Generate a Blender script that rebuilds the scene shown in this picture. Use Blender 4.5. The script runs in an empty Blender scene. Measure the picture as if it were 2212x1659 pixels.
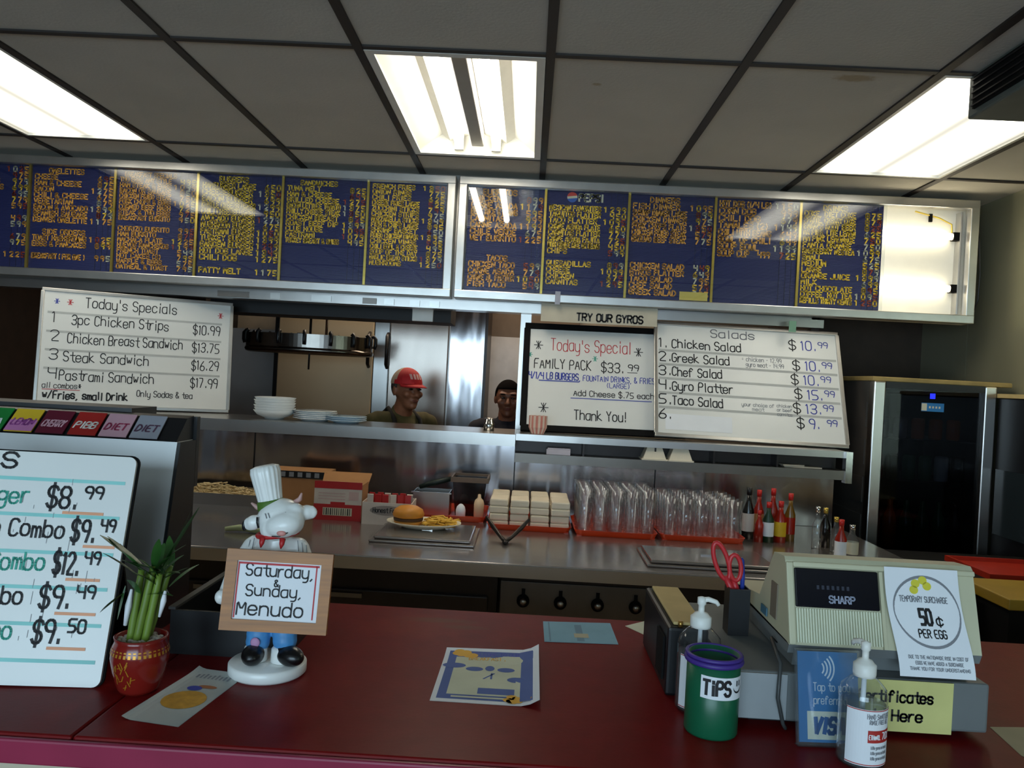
import bpy, bmesh, math, random
from mathutils import Vector, Matrix
random.seed(7)
SC = bpy.context.scene
COL = SC.collection
PI = math.pi

# ---------------------------------------------------------------- camera
F = 1712.0; CX = 1106.0; CY = 829.5; H = 1.55
_Y = Vector(((1142-CX)/F, -(820-CY)/F, -1.0)).normalized()
_X = Vector((1, -.053, 0)); _X = (_X - _X.dot(_Y)*_Y).normalized()
_Z = _X.cross(_Y)
RM = Matrix((_X, _Y, _Z))
cd = bpy.data.cameras.new('camera'); cam = bpy.data.objects.new('camera', cd); COL.objects.link(cam)
cd.sensor_width = 36.0; cd.lens = 36.0*F/2212.0; cd.clip_start = .02
cam.matrix_world = Matrix.Translation((0, 0, H)) @ RM.to_4x4()
SC.camera = cam

def ray(px, py): return RM @ Vector(((px-CX)/F, -(py-CY)/F, -1.0))
def D(px, py, d):
    r = ray(px, py); return Vector((0, 0, H)) + r*(d/r.y)
def ZP(px, py, z):
    r = ray(px, py); return Vector((0, 0, H)) + r*((z-H)/r.z)

# ---------------------------------------------------------------- world, exposure, daylight
SC.view_settings.view_transform = 'Standard'; SC.view_settings.look = 'None'
SC.view_settings.exposure = 0.0; SC.view_settings.gamma = 1.0
SC.view_settings.use_curve_mapping = False
W = bpy.data.worlds.new('sky'); SC.world = W; W.use_nodes = True
bg = W.node_tree.nodes['Background']; bg.inputs[0].default_value = (.62, .78, 1, 1); bg.inputs[1].default_value = 1.6
def area(name, loc, rot, sx, sy, power, col):
    l = bpy.data.lights.new(name, 'AREA'); l.shape = 'RECTANGLE'; l.size = sx; l.size_y = sy; l.energy = power; l.color = col
    o = bpy.data.objects.new(name, l); COL.objects.link(o); o.location = loc; o.rotation_euler = rot; return o
SC.cycles.transparent_max_bounces = 48
area('window_daylight', (-1.0, -2.75, 1.55), (PI/2, 0, 0), 3.2, 1.5, 112, (.62, .84, 1))
TUBE = 23.0       # radiance of the bare fluorescent tubes
PANEL = 4.4       # radiance of the diffused ceiling panels

# ---------------------------------------------------------------- materials
def lin(c):
    return tuple((x/255/12.92 if x/255 <= .04045 else ((x/255+.055)/1.055)**2.4) for x in c)
MATS = {}
def mat(name, col=(128, 128, 128), rough=.5, metal=0., var=.08, scale=12., bump=0., bscale=40., spec=.5, emit=0., stretch=(1, 1, 1), bdist=.002):
    if name in MATS: return MATS[name]
    m = bpy.data.materials.new(name); m.use_nodes = True; nt = m.node_tree; N = nt.nodes; L = nt.links
    b = N['Principled BSDF']; c = lin(col)
    b.inputs['Roughness'].default_value = rough; b.inputs['Metallic'].default_value = metal
    b.inputs['Specular IOR Level'].default_value = spec
    tc = N.new('ShaderNodeTexCoord'); mp = N.new('ShaderNodeMapping'); mp.inputs['Scale'].default_value = stretch
    L.new(tc.outputs['Object'], mp.inputs['Vector'])
    no = N.new('ShaderNodeTexNoise'); no.inputs['Scale'].default_value = scale; no.inputs['Detail'].default_value = 4
    L.new(mp.outputs[0], no.inputs['Vector'])
    cr = N.new('ShaderNodeValToRGB'); L.new(no.outputs['Fac'], cr.inputs[0])
    cr.color_ramp.elements[0].position = .3; cr.color_ramp.elements[1].position = .7
    cr.color_ramp.elements[0].color = tuple(x*(1-var) for x in c)+(1,)
    cr.color_ramp.elements[1].color = tuple(min(1, x*(1+var)) for x in c)+(1,)
    L.new(cr.outputs[0], b.inputs['Base Color'])
    if bump:
        n2 = N.new('ShaderNodeTexNoise'); n2.inputs['Scale'].default_value = bscale; n2.inputs['Detail'].default_value = 2
        L.new(mp.outputs[0], n2.inputs['Vector'])
        bu = N.new('ShaderNodeBump'); bu.inputs['Strength'].default_value = bump; bu.inputs['Distance'].default_value = bdist
        L.new(n2.outputs['Fac'], bu.inputs['Height']); L.new(bu.outputs[0], b.inputs['Normal'])
    if emit:
        b.inputs['Emission Color'].default_value = c+(1,); b.inputs['Emission Strength'].default_value = emit
    MATS[name] = m; return m
def clear(name, tint=(255, 255, 255), rough=.03, ior=1.45, boost=1.0, milk=0.):
    if name in MATS: return MATS[name]
    m = bpy.data.materials.new(name); m.use_nodes = True; nt = m.node_tree; N = nt.nodes; L = nt.links
    N.remove(N['Principled BSDF']); out = N['Material Output']
    t = N.new('ShaderNodeBsdfTransparent'); t.inputs[0].default_value = lin(tint)+(1,)
    g = N.new('ShaderNodeBsdfGlossy'); g.inputs['Roughness'].default_value = rough
    fr = N.new('ShaderNodeLayerWeight'); fr.inputs['Blend'].default_value = .5
    pw = N.new('ShaderNodeMath'); pw.operation = 'POWER'; pw.inputs[1].default_value = 4.0; L.new(fr.outputs['Facing'], pw.inputs[0])
    ma = N.new('ShaderNodeMath'); ma.operation = 'MULTIPLY_ADD'; ma.inputs[1].default_value = .8; ma.inputs[2].default_value = ((ior-1)/(ior+1))**2; L.new(pw.outputs[0], ma.inputs[0])
    mu = N.new('ShaderNodeMath'); mu.operation = 'MULTIPLY'; mu.inputs[1].default_value = boost; mu.use_clamp = True
    mx = N.new('ShaderNodeMixShader'); L.new(ma.outputs[0], mu.inputs[0]); L.new(mu.outputs[0], mx.inputs[0])
    L.new(t.outputs[0], mx.inputs[1]); L.new(g.outputs[0], mx.inputs[2]); res = mx.outputs[0]
    if milk:
        df = N.new('ShaderNodeBsdfDiffuse'); df.inputs[0].default_value = lin((225, 230, 232))+(1,); m2 = N.new('ShaderNodeMixShader'); m2.inputs[0].default_value = milk
        L.new(res, m2.inputs[1]); L.new(df.outputs[0], m2.inputs[2]); res = m2.outputs[0]
    L.new(res, out.inputs[0])
    MATS[name] = m; return m
def glow(name, col, s):
    if name in MATS: return MATS[name]
    m = bpy.data.materials.new(name); m.use_nodes = True; nt = m.node_tree; N = nt.nodes
    N.remove(N['Principled BSDF']); e = N.new('ShaderNodeEmission'); e.inputs[0].default_value = lin(col)+(1,); e.inputs[1].default_value = s
    nt.links.new(e.outputs[0], N['Material Output'].inputs[0]); MATS[name] = m; return m

M_tube = glow('tube_light', (255, 247, 228), TUBE)
def panel_glow():
    m = glow('diffuser_light', (255, 250, 232), PANEL); nt = m.node_tree; N = nt.nodes; L = nt.links
    e = [n for n in N if n.type == 'EMISSION'][0]
    tc = N.new('ShaderNodeTexCoord'); sx = N.new('ShaderNodeSeparateXYZ'); L.new(tc.outputs['Object'], sx.inputs[0])
    a = N.new('ShaderNodeMath'); a.operation = 'ABSOLUTE'; L.new(sx.outputs['X'], a.inputs[0])
    s = N.new('ShaderNodeMath'); s.operation = 'SUBTRACT'; L.new(a.outputs[0], s.inputs[0]); s.inputs[1].default_value = .14
    q = N.new('ShaderNodeMath'); q.operation = 'ABSOLUTE'; L.new(s.outputs[0], q.inputs[0])
    r = N.new('ShaderNodeMapRange'); L.new(q.outputs[0], r.inputs[0]); r.interpolation_type = 'SMOOTHSTEP'
    r.inputs[1].default_value = .02; r.inputs[2].default_value = .14; r.inputs[3].default_value = PANEL*1.5; r.inputs[4].default_value = PANEL*.2
    L.new(r.outputs[0], e.inputs[1]); return m
M_panel = panel_glow()
M_tile = mat('ceiling_tile', (196, 192, 182), .95, var=.05, scale=3, bump=.35, bscale=90, spec=.1)
M_bronze = mat('bronze_bar', (46, 38, 34), .6)
M_steel = mat('stainless', (176, 172, 168), .28, 1, var=.06, scale=3, bump=.12, bscale=7, stretch=(1, 1, .4), bdist=.01)
M_wavy = mat('wavy_stainless', (168, 164, 166), .16, 1, var=.06, scale=2, bump=.5, bscale=3.2, stretch=(1.6, 1, .35), bdist=.03)
M_dullsteel = mat('dull_stainless', (120, 114, 108), .38, 1, var=.1, scale=4, bump=.1, bscale=6, bdist=.01)
M_darksteel = mat('dark_stainless', (52, 48, 47), .35, .8, var=.12, scale=4)
M_chrome = mat('bright_metal', (205, 203, 200), .14, 1, var=.03)
M_alu = mat('aluminium_frame', (196, 194, 190), .3, .9, var=.08, scale=9)
M_black = mat('black_plastic', (16, 16, 19), .4)
M_blackmat = mat('black_matte', (12, 11, 11), .8, spec=.2)
M_white = mat('white_enamel', (232, 231, 224), .4, var=.03)
M_paper = mat('white_paper', (232, 234, 238), .8, var=.02, spec=.2)
M_board = mat('whiteboard', (222, 222, 218), .3, var=.03, scale=4)
M_ink = mat('black_marker', (28, 27, 30), .6)
M_greyink = mat('grey_ink', (130, 132, 138), .7)
M_redink = mat('red_marker', (190, 44, 52), .6)
M_blueink = mat('blue_marker', (46, 62, 165), .6)
M_tealink = mat('teal_tape', (140, 205, 200), .6)
M_orangeink = mat('orange_tape', (228, 160, 122), .6)
M_greentint = mat('teal_marker', (50, 160, 140), .6)
M_rule = mat('grey_rule', (176, 177, 174), .6)
M_tan = mat('tan_board', (196, 172, 116), .7, var=.1)
M_beige = mat('register_beige', (196, 192, 162), .5, var=.04)
M_grey = mat('register_grey', (116, 120, 120), .5, var=.05)
M_wood = mat('oak_frame', (158, 98, 32), .45, var=.22, scale=9, stretch=(1, 1, 14))
M_orange = mat('orange_plastic', (206, 58, 14), .35, var=.05)
M_red = mat('red_plastic', (196, 30, 26), .4)
M_clear = clear('clear_plastic', (248, 250, 252), .03, 1.5, 1.3, .02)
M_glass = clear('pane_glass', (250, 252, 252), .01, 1.5, 1.0)

# ---------------------------------------------------------------- mesh builder
class MB:
    def __init__(s): s.v = []; s.f = []; s.m = []; s.sm = []; s.M = Matrix.Identity(4); s.fn = None
    def add(s, vs, fs, mi=0, smooth=False):
        o = len(s.v)
        for p in vs:
            p = Vector(p)
            if s.fn: p = Vector(s.fn(p))
            s.v.append(s.M @ p)
        for f in fs: s.f.append([o+i for i in f]); s.m.append(mi); s.sm.append(smooth)
        return s
    def box(s, x0, x1, y0, y1, z0, z1, mi=0, bev=0.):
        if bev:
            bm = bmesh.new(); vs = [bm.verts.new(p) for p in ((x0, y0, z0), (x1, y0, z0), (x1, y1, z0), (x0, y1, z0), (x0, y0, z1), (x1, y0, z1), (x1, y1, z1), (x0, y1, z1))]
            for f in ((3, 2, 1, 0), (4, 5, 6, 7), (0, 1, 5, 4), (1, 2, 6, 5), (2, 3, 7, 6), (3, 0, 4, 7)): bm.faces.new([vs[i] for i in f])
            bmesh.ops.bevel(bm, geom=list(bm.edges), offset=bev, segments=2, affect='EDGES', profile=.5)
            bm.verts.index_update()
            s.add([v.co[:] for v in bm.verts], [[v.index for v in f.verts] for f in bm.faces], mi); bm.free(); return s
        return s.add(((x0, y0, z0), (x1, y0, z0), (x1, y1, z0), (x0, y1, z0), (x0, y0, z1), (x1, y0, z1), (x1, y1, z1), (x0, y1, z1)),
                     ((3, 2, 1, 0), (4, 5, 6, 7), (0, 1, 5, 4), (1, 2, 6, 5), (2, 3, 7, 6), (3, 0, 4, 7)), mi)
    def rect(s, x0, x1, z0, z1, y=0., mi=0):   # faces -Y
        return s.add(((x0, y, z0), (x1, y, z0), (x1, y, z1), (x0, y, z1)), ((0, 1, 2, 3),), mi)
    def prism(s, prof, x0, x1, mi=0):          # prof = list of (y,z), extruded along x
        n = len(prof)
        vs = [(x0, a, b) for a, b in prof]+[(x1, a, b) for a, b in prof]
        fs = [[i, (i+1) % n, n+(i+1) % n, n+i] for i in range(n)]+[list(range(n-1, -1, -1)), list(range(n, 2*n))]
        return s.add(vs, fs, mi)
    def plate(s, poly, y0, y1, mi=0):          # poly = list of (x,z), extruded along y
        n = len(poly)
        vs = [(a, y0, b) for a, b in poly]+[(a, y1, b) for a, b in poly]
        fs = [[(i+1) % n, i, n+i, n+(i+1) % n] for i in range(n)]+[list(range(n)), list(range(2*n-1, n-1, -1))]
        return s.add(vs, fs, mi)
    def lathe(s, prof, c=(0, 0, 0), seg=24, mi=0, smooth=True, cap=True, sx=1., sy=1.):
        n = len(prof); vs = []; fs = []
        for i in range(seg):
            a = 2*PI*i/seg
            for r, z in prof: vs.append((c[0]+r*math.cos(a)*sx, c[1]+r*math.sin(a)*sy, c[2]+z))
        for i in range(seg):
            j = (i+1) % seg
            for k in range(n-1): fs.append([i*n+k, j*n+k, j*n+k+1, i*n+k+1])
        if cap:
            if prof[0][0] > 1e-5: fs.append([i*n for i in range(seg-1, -1, -1)])
            if prof[-1][0] > 1e-5: fs.append([i*n+n-1 for i in range(seg)])
        return s.add(vs, fs, mi, smooth)
    def ell(s, c, r, mi=0, nu=16, nv=10, rot=None):
        vs = []; fs = []
        if not hasattr(r, '__len__'): r = (r, r, r)
        for j in range(nv+1):
            t = PI*j/nv
            for i in range(nu):
                a = 2*PI*i/nu; p = Vector((r[0]*math.sin(t)*math.cos(a), r[1]*math.sin(t)*math.sin(a), -r[2]*math.cos(t)))
                if rot is not None: p = rot @ p
                vs.append(Vector(c)+p)
        for j in range(nv):
            for i in range(nu):
                k = (i+1) % nu; fs.append([j*nu+i, j*nu+k, (j+1)*nu+k, (j+1)*nu+i])
        return s.add(vs, fs, mi, True)
    def tube(s, path, r, seg=10, mi=0, closed=False):
        P = [Vector(p) for p in path]; n = len(P); vs = []; fs = []
        R = r if hasattr(r, '__len__') else [r]*n; up = None
        for i in range(n):
            a = P[i-1] if (i or closed) else P[0]; b = P[(i+1) % n] if (i < n-1 or closed) else P[-1]
            t = (b-a).normalized()
            if up is None: up = Vector((0, 0, 1)) if abs(t.z) < .9 else Vector((1, 0, 0))
            u = (up - up.dot(t)*t).normalized(); w = t.cross(u); up = u
            for k in range(seg):
                q = 2*PI*k/seg; vs.append(P[i]+(u*math.cos(q)+w*math.sin(q))*R[i])
        for i in range(n if closed else n-1):
            for k in range(seg):
                l = (k+1) % seg; j = (i+1) % n; fs.append([i*seg+k, i*seg+l, j*seg+l, j*seg+k])
        if not closed: fs += [list(range(seg-1, -1, -1)), [(n-1)*seg+k for k in range(seg)]]
        return s.add(vs, fs, mi, True)
    def cyl(s, a, b, r, mi=0, seg=16): return s.tube([a, b], r, seg, mi)
    def build(s, name, mats, parent=None, loc=None, mw=None):
        me = bpy.data.meshes.new(name); me.from_pydata([tuple(v) for v in s.v], [], s.f)
        if not hasattr(mats, '__len__'): mats = [mats]
        for m in mats: me.materials.append(m)
        me.polygons.foreach_set('material_index', s.m); me.polygons.foreach_set('use_smooth', s.sm); me.update()
        o = bpy.data.objects.new(name, me); COL.objects.link(o)
        if parent: o.parent = parent
        if loc is not None: o.location = loc
        if mw is not None: o.matrix_local = mw
        return o
    # ---- stroke lettering: written in the local x-z plane, facing -y
    def text(s, t, x, z, h, th, mi=1, wf=1., width=None, align='L', jit=0., slant=0., y=0., ns=1., rnd=True):
        u = h/6.; tot = sum(adv(c) for c in t)*u
        if width: wf = width/max(tot, 1e-6)
        if align == 'C': x -= tot*wf/2
        if align == 'R': x -= tot*wf
        for c in t:
            if c != ' ':
                off = -.9 if c in NARROW else 0; dz = random.uniform(-jit, jit)*h; rot = random.uniform(-jit, jit)*.6
                for pl in GLY.get(c, GLY['o']):
                    pts = []
                    for a, b in pl:
                        gx = (a+off)*u*wf; gz = (b-2)*u
                        pts.append((x+gx+slant*gz+rot*gz, z+gz+dz))
                    if rnd and len(pts) > 2:
                        q = [pts[0]]
                        for i in range(len(pts)-1):
                            p0, p1 = pts[i], pts[i+1]
                            if i: q.append((p0[0]*.78+p1[0]*.22, p0[1]*.78+p1[1]*.22))
                            if i < len(pts)-2: q.append((p0[0]*.22+p1[0]*.78, p0[1]*.22+p1[1]*.78))
                        q.append(pts[-1]); pts = q
                    for i in range(len(pts)-1):
                        (ax, az), (bx, bz) = pts[i], pts[i+1]; L = math.hypot(bx-ax, bz-az)
                        if L < 1e-7: continue
                        dx, dzz = (bx-ax)/L*th/2, (bz-az)/L*th/2
                        ax2, az2, bx2, bz2 = ax-dx*.6, az-dzz*.6, bx+dx*.6, bz+dzz*.6
                        s.add(((ax2+dzz, y, az2-dx), (bx2+dzz, y, bz2-dx), (bx2-dzz, y, bz2+dx), (ax2-dzz, y, az2+dx)), ((0, 1, 2, 3),), mi)
            x += adv(c)*u*wf
        return s
NARROW = "ilI1.,'!:|("
def adv(c): return 3.2 if c in NARROW else 4.3 if c in 'rt' else (3.4 if c == ' ' else 5.4)
_G = {'A': '02 28 42|14 34', 'B': '02 08 38 47 46 35 05|35 44 43 32 02', 'C': '47 38 18 07 03 12 32 43', 'D': '02 08 28 46 44 22 02', 'E': '48 08 02 42|05 35', 'F': '48 08 02|05 35',
 'G': '47 38 18 07 03 12 32 43 45 25', 'H': '08 02|48 42|05 45', 'I': '28 22', 'J': '48 43 32 12 03', 'K': '08 02|48 05 42', 'L': '08 02 42', 'M': '02 08 24 48 42', 'N': '02 08 42 48',
 'O': '18 07 03 12 32 43 47 38 18', 'P': '02 08 38 47 46 35 05', 'Q': '18 07 03 12 32 43 47 38 18|24 42', 'R': '02 08 38 47 46 35 05|25 42', 'S': '47 38 18 07 06 15 35 44 43 32 12 03',
 'T': '08 48|28 22', 'U': '08 03 12 32 43 48', 'V': '08 22 48', 'W': '08 12 26 32 48', 'X': '08 42|48 02', 'Y': '08 25 48|25 22', 'Z': '08 48 02 42',
 'a': '46 16 05 03 12 32 43|46 42', 'b': '08 02|05 16 36 45 43 32 12 03', 'c': '45 36 16 05 03 12 32 43', 'd': '48 42|45 36 16 05 03 12 32 43', 'e': '04 44 45 36 16 05 03 12 32 43',
 'f': '47 38 28 17 12|06 36', 'g': '45 36 16 05 04 13 33 44|46 41 30 10 01', 'h': '08 02|05 16 36 45 42', 'i': '26 22|28 27', 'j': '36 31 20 10|38 37', 'k': '08 02|36 04 42', 'l': '28 22',
 'm': '06 02|05 16 25 22|25 36 45 42', 'n': '06 02|05 16 36 45 42', 'o': '16 05 03 12 32 43 45 36 16', 'p': '06 00|05 16 36 45 43 32 12 03', 'q': '46 40|45 36 16 05 03 12 32 43',
 'r': '06 02|04 16 36', 's': '45 36 16 05 14 34 43 32 12 03', 't': '28 23 32 42|06 46', 'u': '06 03 12 32 43|46 42', 'v': '06 22 46', 'w': '06 12 25 32 46', 'x': '06 42|46 02',
 'y': '06 03 12 32 43|46 41 30 10', 'z': '06 46 02 42', '0': '18 07 03 12 32 43 47 38 18', '1': '17 28 22', '2': '07 18 38 47 46 02 42', '3': '07 18 38 47 46 35 15|35 44 43 32 12 03',
 '4': '08 05 45|48 42', '5': '48 08 05 35 44 43 32 02', '6': '38 16 04 03 12 32 43 44 35 15 04', '7': '08 48 12', '8': '18 07 06 15 35 44 43 32 12 03 04 15|35 46 47 38 18',
 '9': '45 15 06 07 18 38 47 45 32', '$': '47 38 18 07 06 15 35 44 43 32 12 03|29 21', '.': '22 23', ',': '22 11', "'": '28 26', '-': '15 35', '/': '02 48', '&': '42 07 18 28 37 05 03 12 22 44',
 '*': '23 27|05 45|13 37|17 33', '!': '28 24|22 23', '(': '28 16 14 22', ')': '18 26 24 12', ':': '23 24|25 26', '=': '14 34|16 36', '%': '02 48|08 07|43 42', '|': '28 22', 'c|': '', }
GLY = {k: [[(int(p[0]), int(p[1])) for p in st.split()] for st in v.split('|')] for k, v in _G.items() if v}
GLY['~'] = GLY['c']+[[(2, 7), (2, 1)]]

def tag(o, label=None, cat=None, group=None, kind=None):
    if label: o['label'] = label
    if cat: o['category'] = cat
    if group: o['group'] = group
    if kind: o['kind'] = kind
    return o
def thing(name, label, cat, loc=(0, 0, 0), rot=0., group=None, mw=None):
    o = bpy.data.objects.new(name, None); COL.objects.link(o); o.empty_display_size = .05
    if mw is not None: o.matrix_world = mw
    else: o.location = loc; o.rotation_euler = (0, 0, rot)
    return tag(o, label, cat, group)
def struct(name, mb, mats, label=None):
    o = mb.build(name, mats); o['kind'] = 'structure'
    if label: o['label'] = label
    return o
def kids(o): return [c for c in bpy.data.objects if c.parent == o]
def copy_tree(o, parent=None):
    c = o.copy(); COL.objects.link(c)
    if parent: c.parent = parent
    for k in kids(o): copy_tree(k, c)
    return c
def dup(o, loc, rot=0., label=None, group=None):
    c = copy_tree(o); c.location = loc; c.rotation_euler = (0, 0, rot)
    if label: c['label'] = label
    if group: c['group'] = group
    return c
def frameM(O, u, v):
    x = Vector(u).normalized(); z = Vector(v); z = (z - z.dot(x)*x).normalized(); y = z.cross(x)
    m = Matrix((x, y, z)).transposed().to_4x4(); m.translation = Vector(O); return m
FLAT = Matrix.Rotation(-PI/2, 4, 'X')      # local x-z sheet laid on a table, top towards +Y

def blob(parts, voxel, smooth=3):
    """one continuous surface from ellipsoids ('e', centre, radii[, rot]) and tapered limbs ('c', p0, r0, p1, r1)"""
    t = MB()
    for p in parts:
        if p[0] == 'e': t.ell(p[1], p[2], 0, 20, 14, p[3] if len(p) > 3 else None)
        else:
            a, r0, b, r1 = Vector(p[1]), p[2], Vector(p[3]), p[4]
            n = max(2, int((b-a).length/(max(min(r0, r1), .002)*.5))+1)
            for i in range(n):
                k = i/(n-1); t.ell(a.lerp(b, k), r0+(r1-r0)*k, 0, 12, 8)
    me = bpy.data.meshes.new('tmp'); me.from_pydata([tuple(v) for v in t.v], [], t.f)
    o = bpy.data.objects.new('tmp', me); COL.objects.link(o)
    r = o.modifiers.new('r', 'REMESH'); r.mode = 'VOXEL'; r.voxel_size = voxel
    if smooth: q = o.modifiers.new('s', 'SMOOTH'); q.factor = .5; q.iterations = smooth
    dg = bpy.context.evaluated_depsgraph_get(); ev = o.evaluated_get(dg); m2 = ev.to_mesh()
    vs = [v.co.copy() for v in m2.vertices]; fs = [list(p.vertices) for p in m2.polygons]
    ev.to_mesh_clear(); bpy.data.objects.remove(o); bpy.data.meshes.remove(me)
    return vs, fs

# ================================================================ THE ROOM
CZ = 2.576
XL, XR, YF, YB = -3.3, 2.3, -2.6, 6.0
gx = [0.015+.61*k for k in range(-6, 5)]; gy = [2.5+1.19*k for k in range(-5, 4)]
lights_cells = [(-1, 0), (-4, 0), (2, 0)]      # (x cell index from line 0, y cell from 2.5)
b = MB()
xs = [XL]+[g for g in gx if XL < g < XR]+[XR]; ys = [YF]+[g for g in gy if YF < g < YB]+[YB]
for i in range(len(xs)-1):
    for j in range(len(ys)-1):
        cx = (xs[i]+xs[i+1])/2; cy = (ys[j]+ys[j+1])/2
        if any(abs(cx-(.015+.61*(a+.5))) < .1 and abs(cy-(2.5+1.19*.5)) < .1 for a, _ in lights_cells): continue
        b.box(xs[i], xs[i+1], ys[j], ys[j+1], CZ, CZ+.02)
def tile_material():
    m = M_tile; nt = m.node_tree; N = nt.nodes; L = nt.links; bs = N['Principled BSDF']
    src = bs.inputs['Base Color'].links[0].from_socket
    for (sx, sy, rx, ry) in ((1.0, 2.585, .075, .03), (.18, 2.735, .018, .014)):
        g = N.new('ShaderNodeTexCoord'); mp = N.new('ShaderNodeMapping'); L.new(g.outputs['Object'], mp.inputs[0])
        mp.inputs['Location'].default_value = (-sx/rx, -sy/ry, 0); mp.inputs['Scale'].default_value = (1/rx, 1/ry, 0)
        ln = N.new('ShaderNodeVectorMath'); ln.operation = 'LENGTH'; L.new(mp.outputs[0], ln.inputs[0])
        no = N.new('ShaderNodeTexNoise'); no.inputs['Scale'].default_value = 40; L.new(g.outputs['Object'], no.inputs['Vector'])
        ad = N.new('ShaderNodeMath'); ad.operation = 'ADD'; L.new(ln.outputs['Value'], ad.inputs[0]); L.new(no.outputs['Fac'], ad.inputs[1])
        mr = N.new('ShaderNodeMapRange'); L.new(ad.outputs[0], mr.inputs[0]); mr.inputs[1].default_value = 1.1; mr.inputs[2].default_value = 1.6; mr.inputs[3].default_value = .6; mr.inputs[4].default_value = 0
        mx = N.new('ShaderNodeMixRGB'); L.new(mr.outputs[0], mx.inputs[0]); L.new(src, mx.inputs[1]); mx.inputs[2].default_value = lin((150, 126, 84))+(1,)
        src = mx.outputs[0]
    L.new(src, bs.inputs['Base Color'])
tile_material()
struct('ceiling', b, M_tile)
b = MB()
for x in gx:
    if XL < x < XR: b.box(x-.015, x+.015, YF, 4.05, CZ-.008, CZ-.0005)
for y in gy:
    if YF < y < 4.05: b.box(XL, XR, y-.012, y+.012, CZ-.007, CZ-.0007)
struct('trim_1', b, M_bronze)

M_floor = mat('floor_tile', (120, 92, 78), .5, var=.2, scale=5)
struct('floor', MB().box(XL, XR, YF, YB, -.05, 0), M_floor)
M_cream = mat('cream_wall', (176, 168, 152), .7)
M_brownwall = mat('brown_wall', (58, 44, 34), .6, var=.15)
struct('wall_left', MB().box(XL-.1, XL, YF, YB, 0, CZ), M_brownwall)
M_wallsteel = mat('wall_stainless', (200, 198, 168), .17, .62, var=.06, scale=2, bump=.15, bscale=3, bdist=.02)
b = MB()                                   # right wall: stainless sheets with seams above, dark low down
seams = [YF, -1.2, 0, 1.2, 2.45, 3.70, 4.235, 5.0, YB]
for i in range(len(seams)-1): b.box(XR, XR+.1, seams[i]+.003, seams[i+1]-.003, 0, CZ)
b.box(XR+.004, XR+.1, YF, YB, 0, CZ, 1)
struct('wall_right', b, [M_wallsteel, M_blackmat])
struct('wall_back', MB().box(XL, XR, YB, YB+.1, 0, CZ), M_cream)
b = MB()                                   # street side wall with a shop window and a door opening
b.box(XL, -2.8, YF-.12, YF, 0, CZ); b.box(.8, 1.2, YF-.12, YF, 0, CZ); b.box(2.15, XR, YF-.12, YF, 0, CZ)
b.box(-2.8, .8, YF-.12, YF, 0, .75); b.box(-2.8, .8, YF-.12, YF, 2.35, CZ); b.box(1.2, 2.15, YF-.12, YF, 2.2, CZ)
struct('wall_front', b, M_cream)
def glazed(name, x0, x1, z0, z1, mull):
    r = bpy.data.objects.new(name, None); COL.objects.link(r); r['kind'] = 'structure'; r.location = ((x0+x1)/2, YF-.06, z0); w = (x1-x0)/2; h = z1-z0
    b = MB()
    for a, c in ((-w, -w+.05), (w-.05, w)): b.box(a, c, -.03, .03, 0, h)
    b.box(-w+.05, w-.05, -.03, .03, 0, .05); b.box(-w+.05, w-.05, -.03, .03, h-.05, h)
    for m in mull: b.box(m-.025, m+.025, -.03, .03, .05, h-.05)
    b.build('frame', M_alu, r); MB().box(-w+.04, w-.04, -.004, .004, .04, h-.04).build('pane', M_glass, r); return r
glazed('window_1', -2.8, .8, .75, 2.35, (-.6, .6))
d = glazed('door_1', 1.2, 2.15, 0, 2.2, ()); MB().box(-.36, -.33, -.08, -.05, .9, 1.3).build('handle', M_chrome, d)

# partition between counter and kitchen
b = MB()
b.box(XL, 1.46, 4.06, 4.12, 1.885, CZ, 0)             # soffit above the pass window
b.box(XL, 1.46, 3.76, 4.06, 0, 1.236, 1)             # low wall under the pass shelf
for x in (-1.29, -.045, .62): b.box(x-.003, x+.003, 3.757, 3.76, .93, 1.236, 2)
struct('wall_middle', b, [M_steel, M_wavy, M_darksteel])
b = MB(); b.box(1.46, XR, 4.72, 4.8, 0, CZ); b.box(1.42, 1.46, 4.06, 4.8, 0, CZ)
struct('wall_side', b, M_brownwall)
# steel post at the right end of the open part of the pass window
x0 = D(1122, 800, 4.08).x; x1 = D(1142, 800, 4.08).x
b = MB(); b.box(x0, x1, 4.08, 4.12, 1.236, 1.885); b.box(x0-.006, x0, 4.076, 4.12, 1.236, 1.885)
struct('trim_2', b, M_steel)
x0 = -.045
# the strip of steel trim below the menu boxes
b = MB(); b.box(XL, 1.46, 4.0, 4.058, 1.885, 1.925, 0)
for x, w, m in ((-1.60, .16, 1), (-1.33, .05, 2), (-1.12, .10, 2), (-.86, .07, 1), (-.75, .05, 2), (-.62, .05, 2), (-.52, .05, 2)): b.box(x, x+w, 3.992, 4.0, 1.89, 1.92, m)
struct('trim_3', b, [M_steel, M_dullsteel, M_alu])

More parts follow.
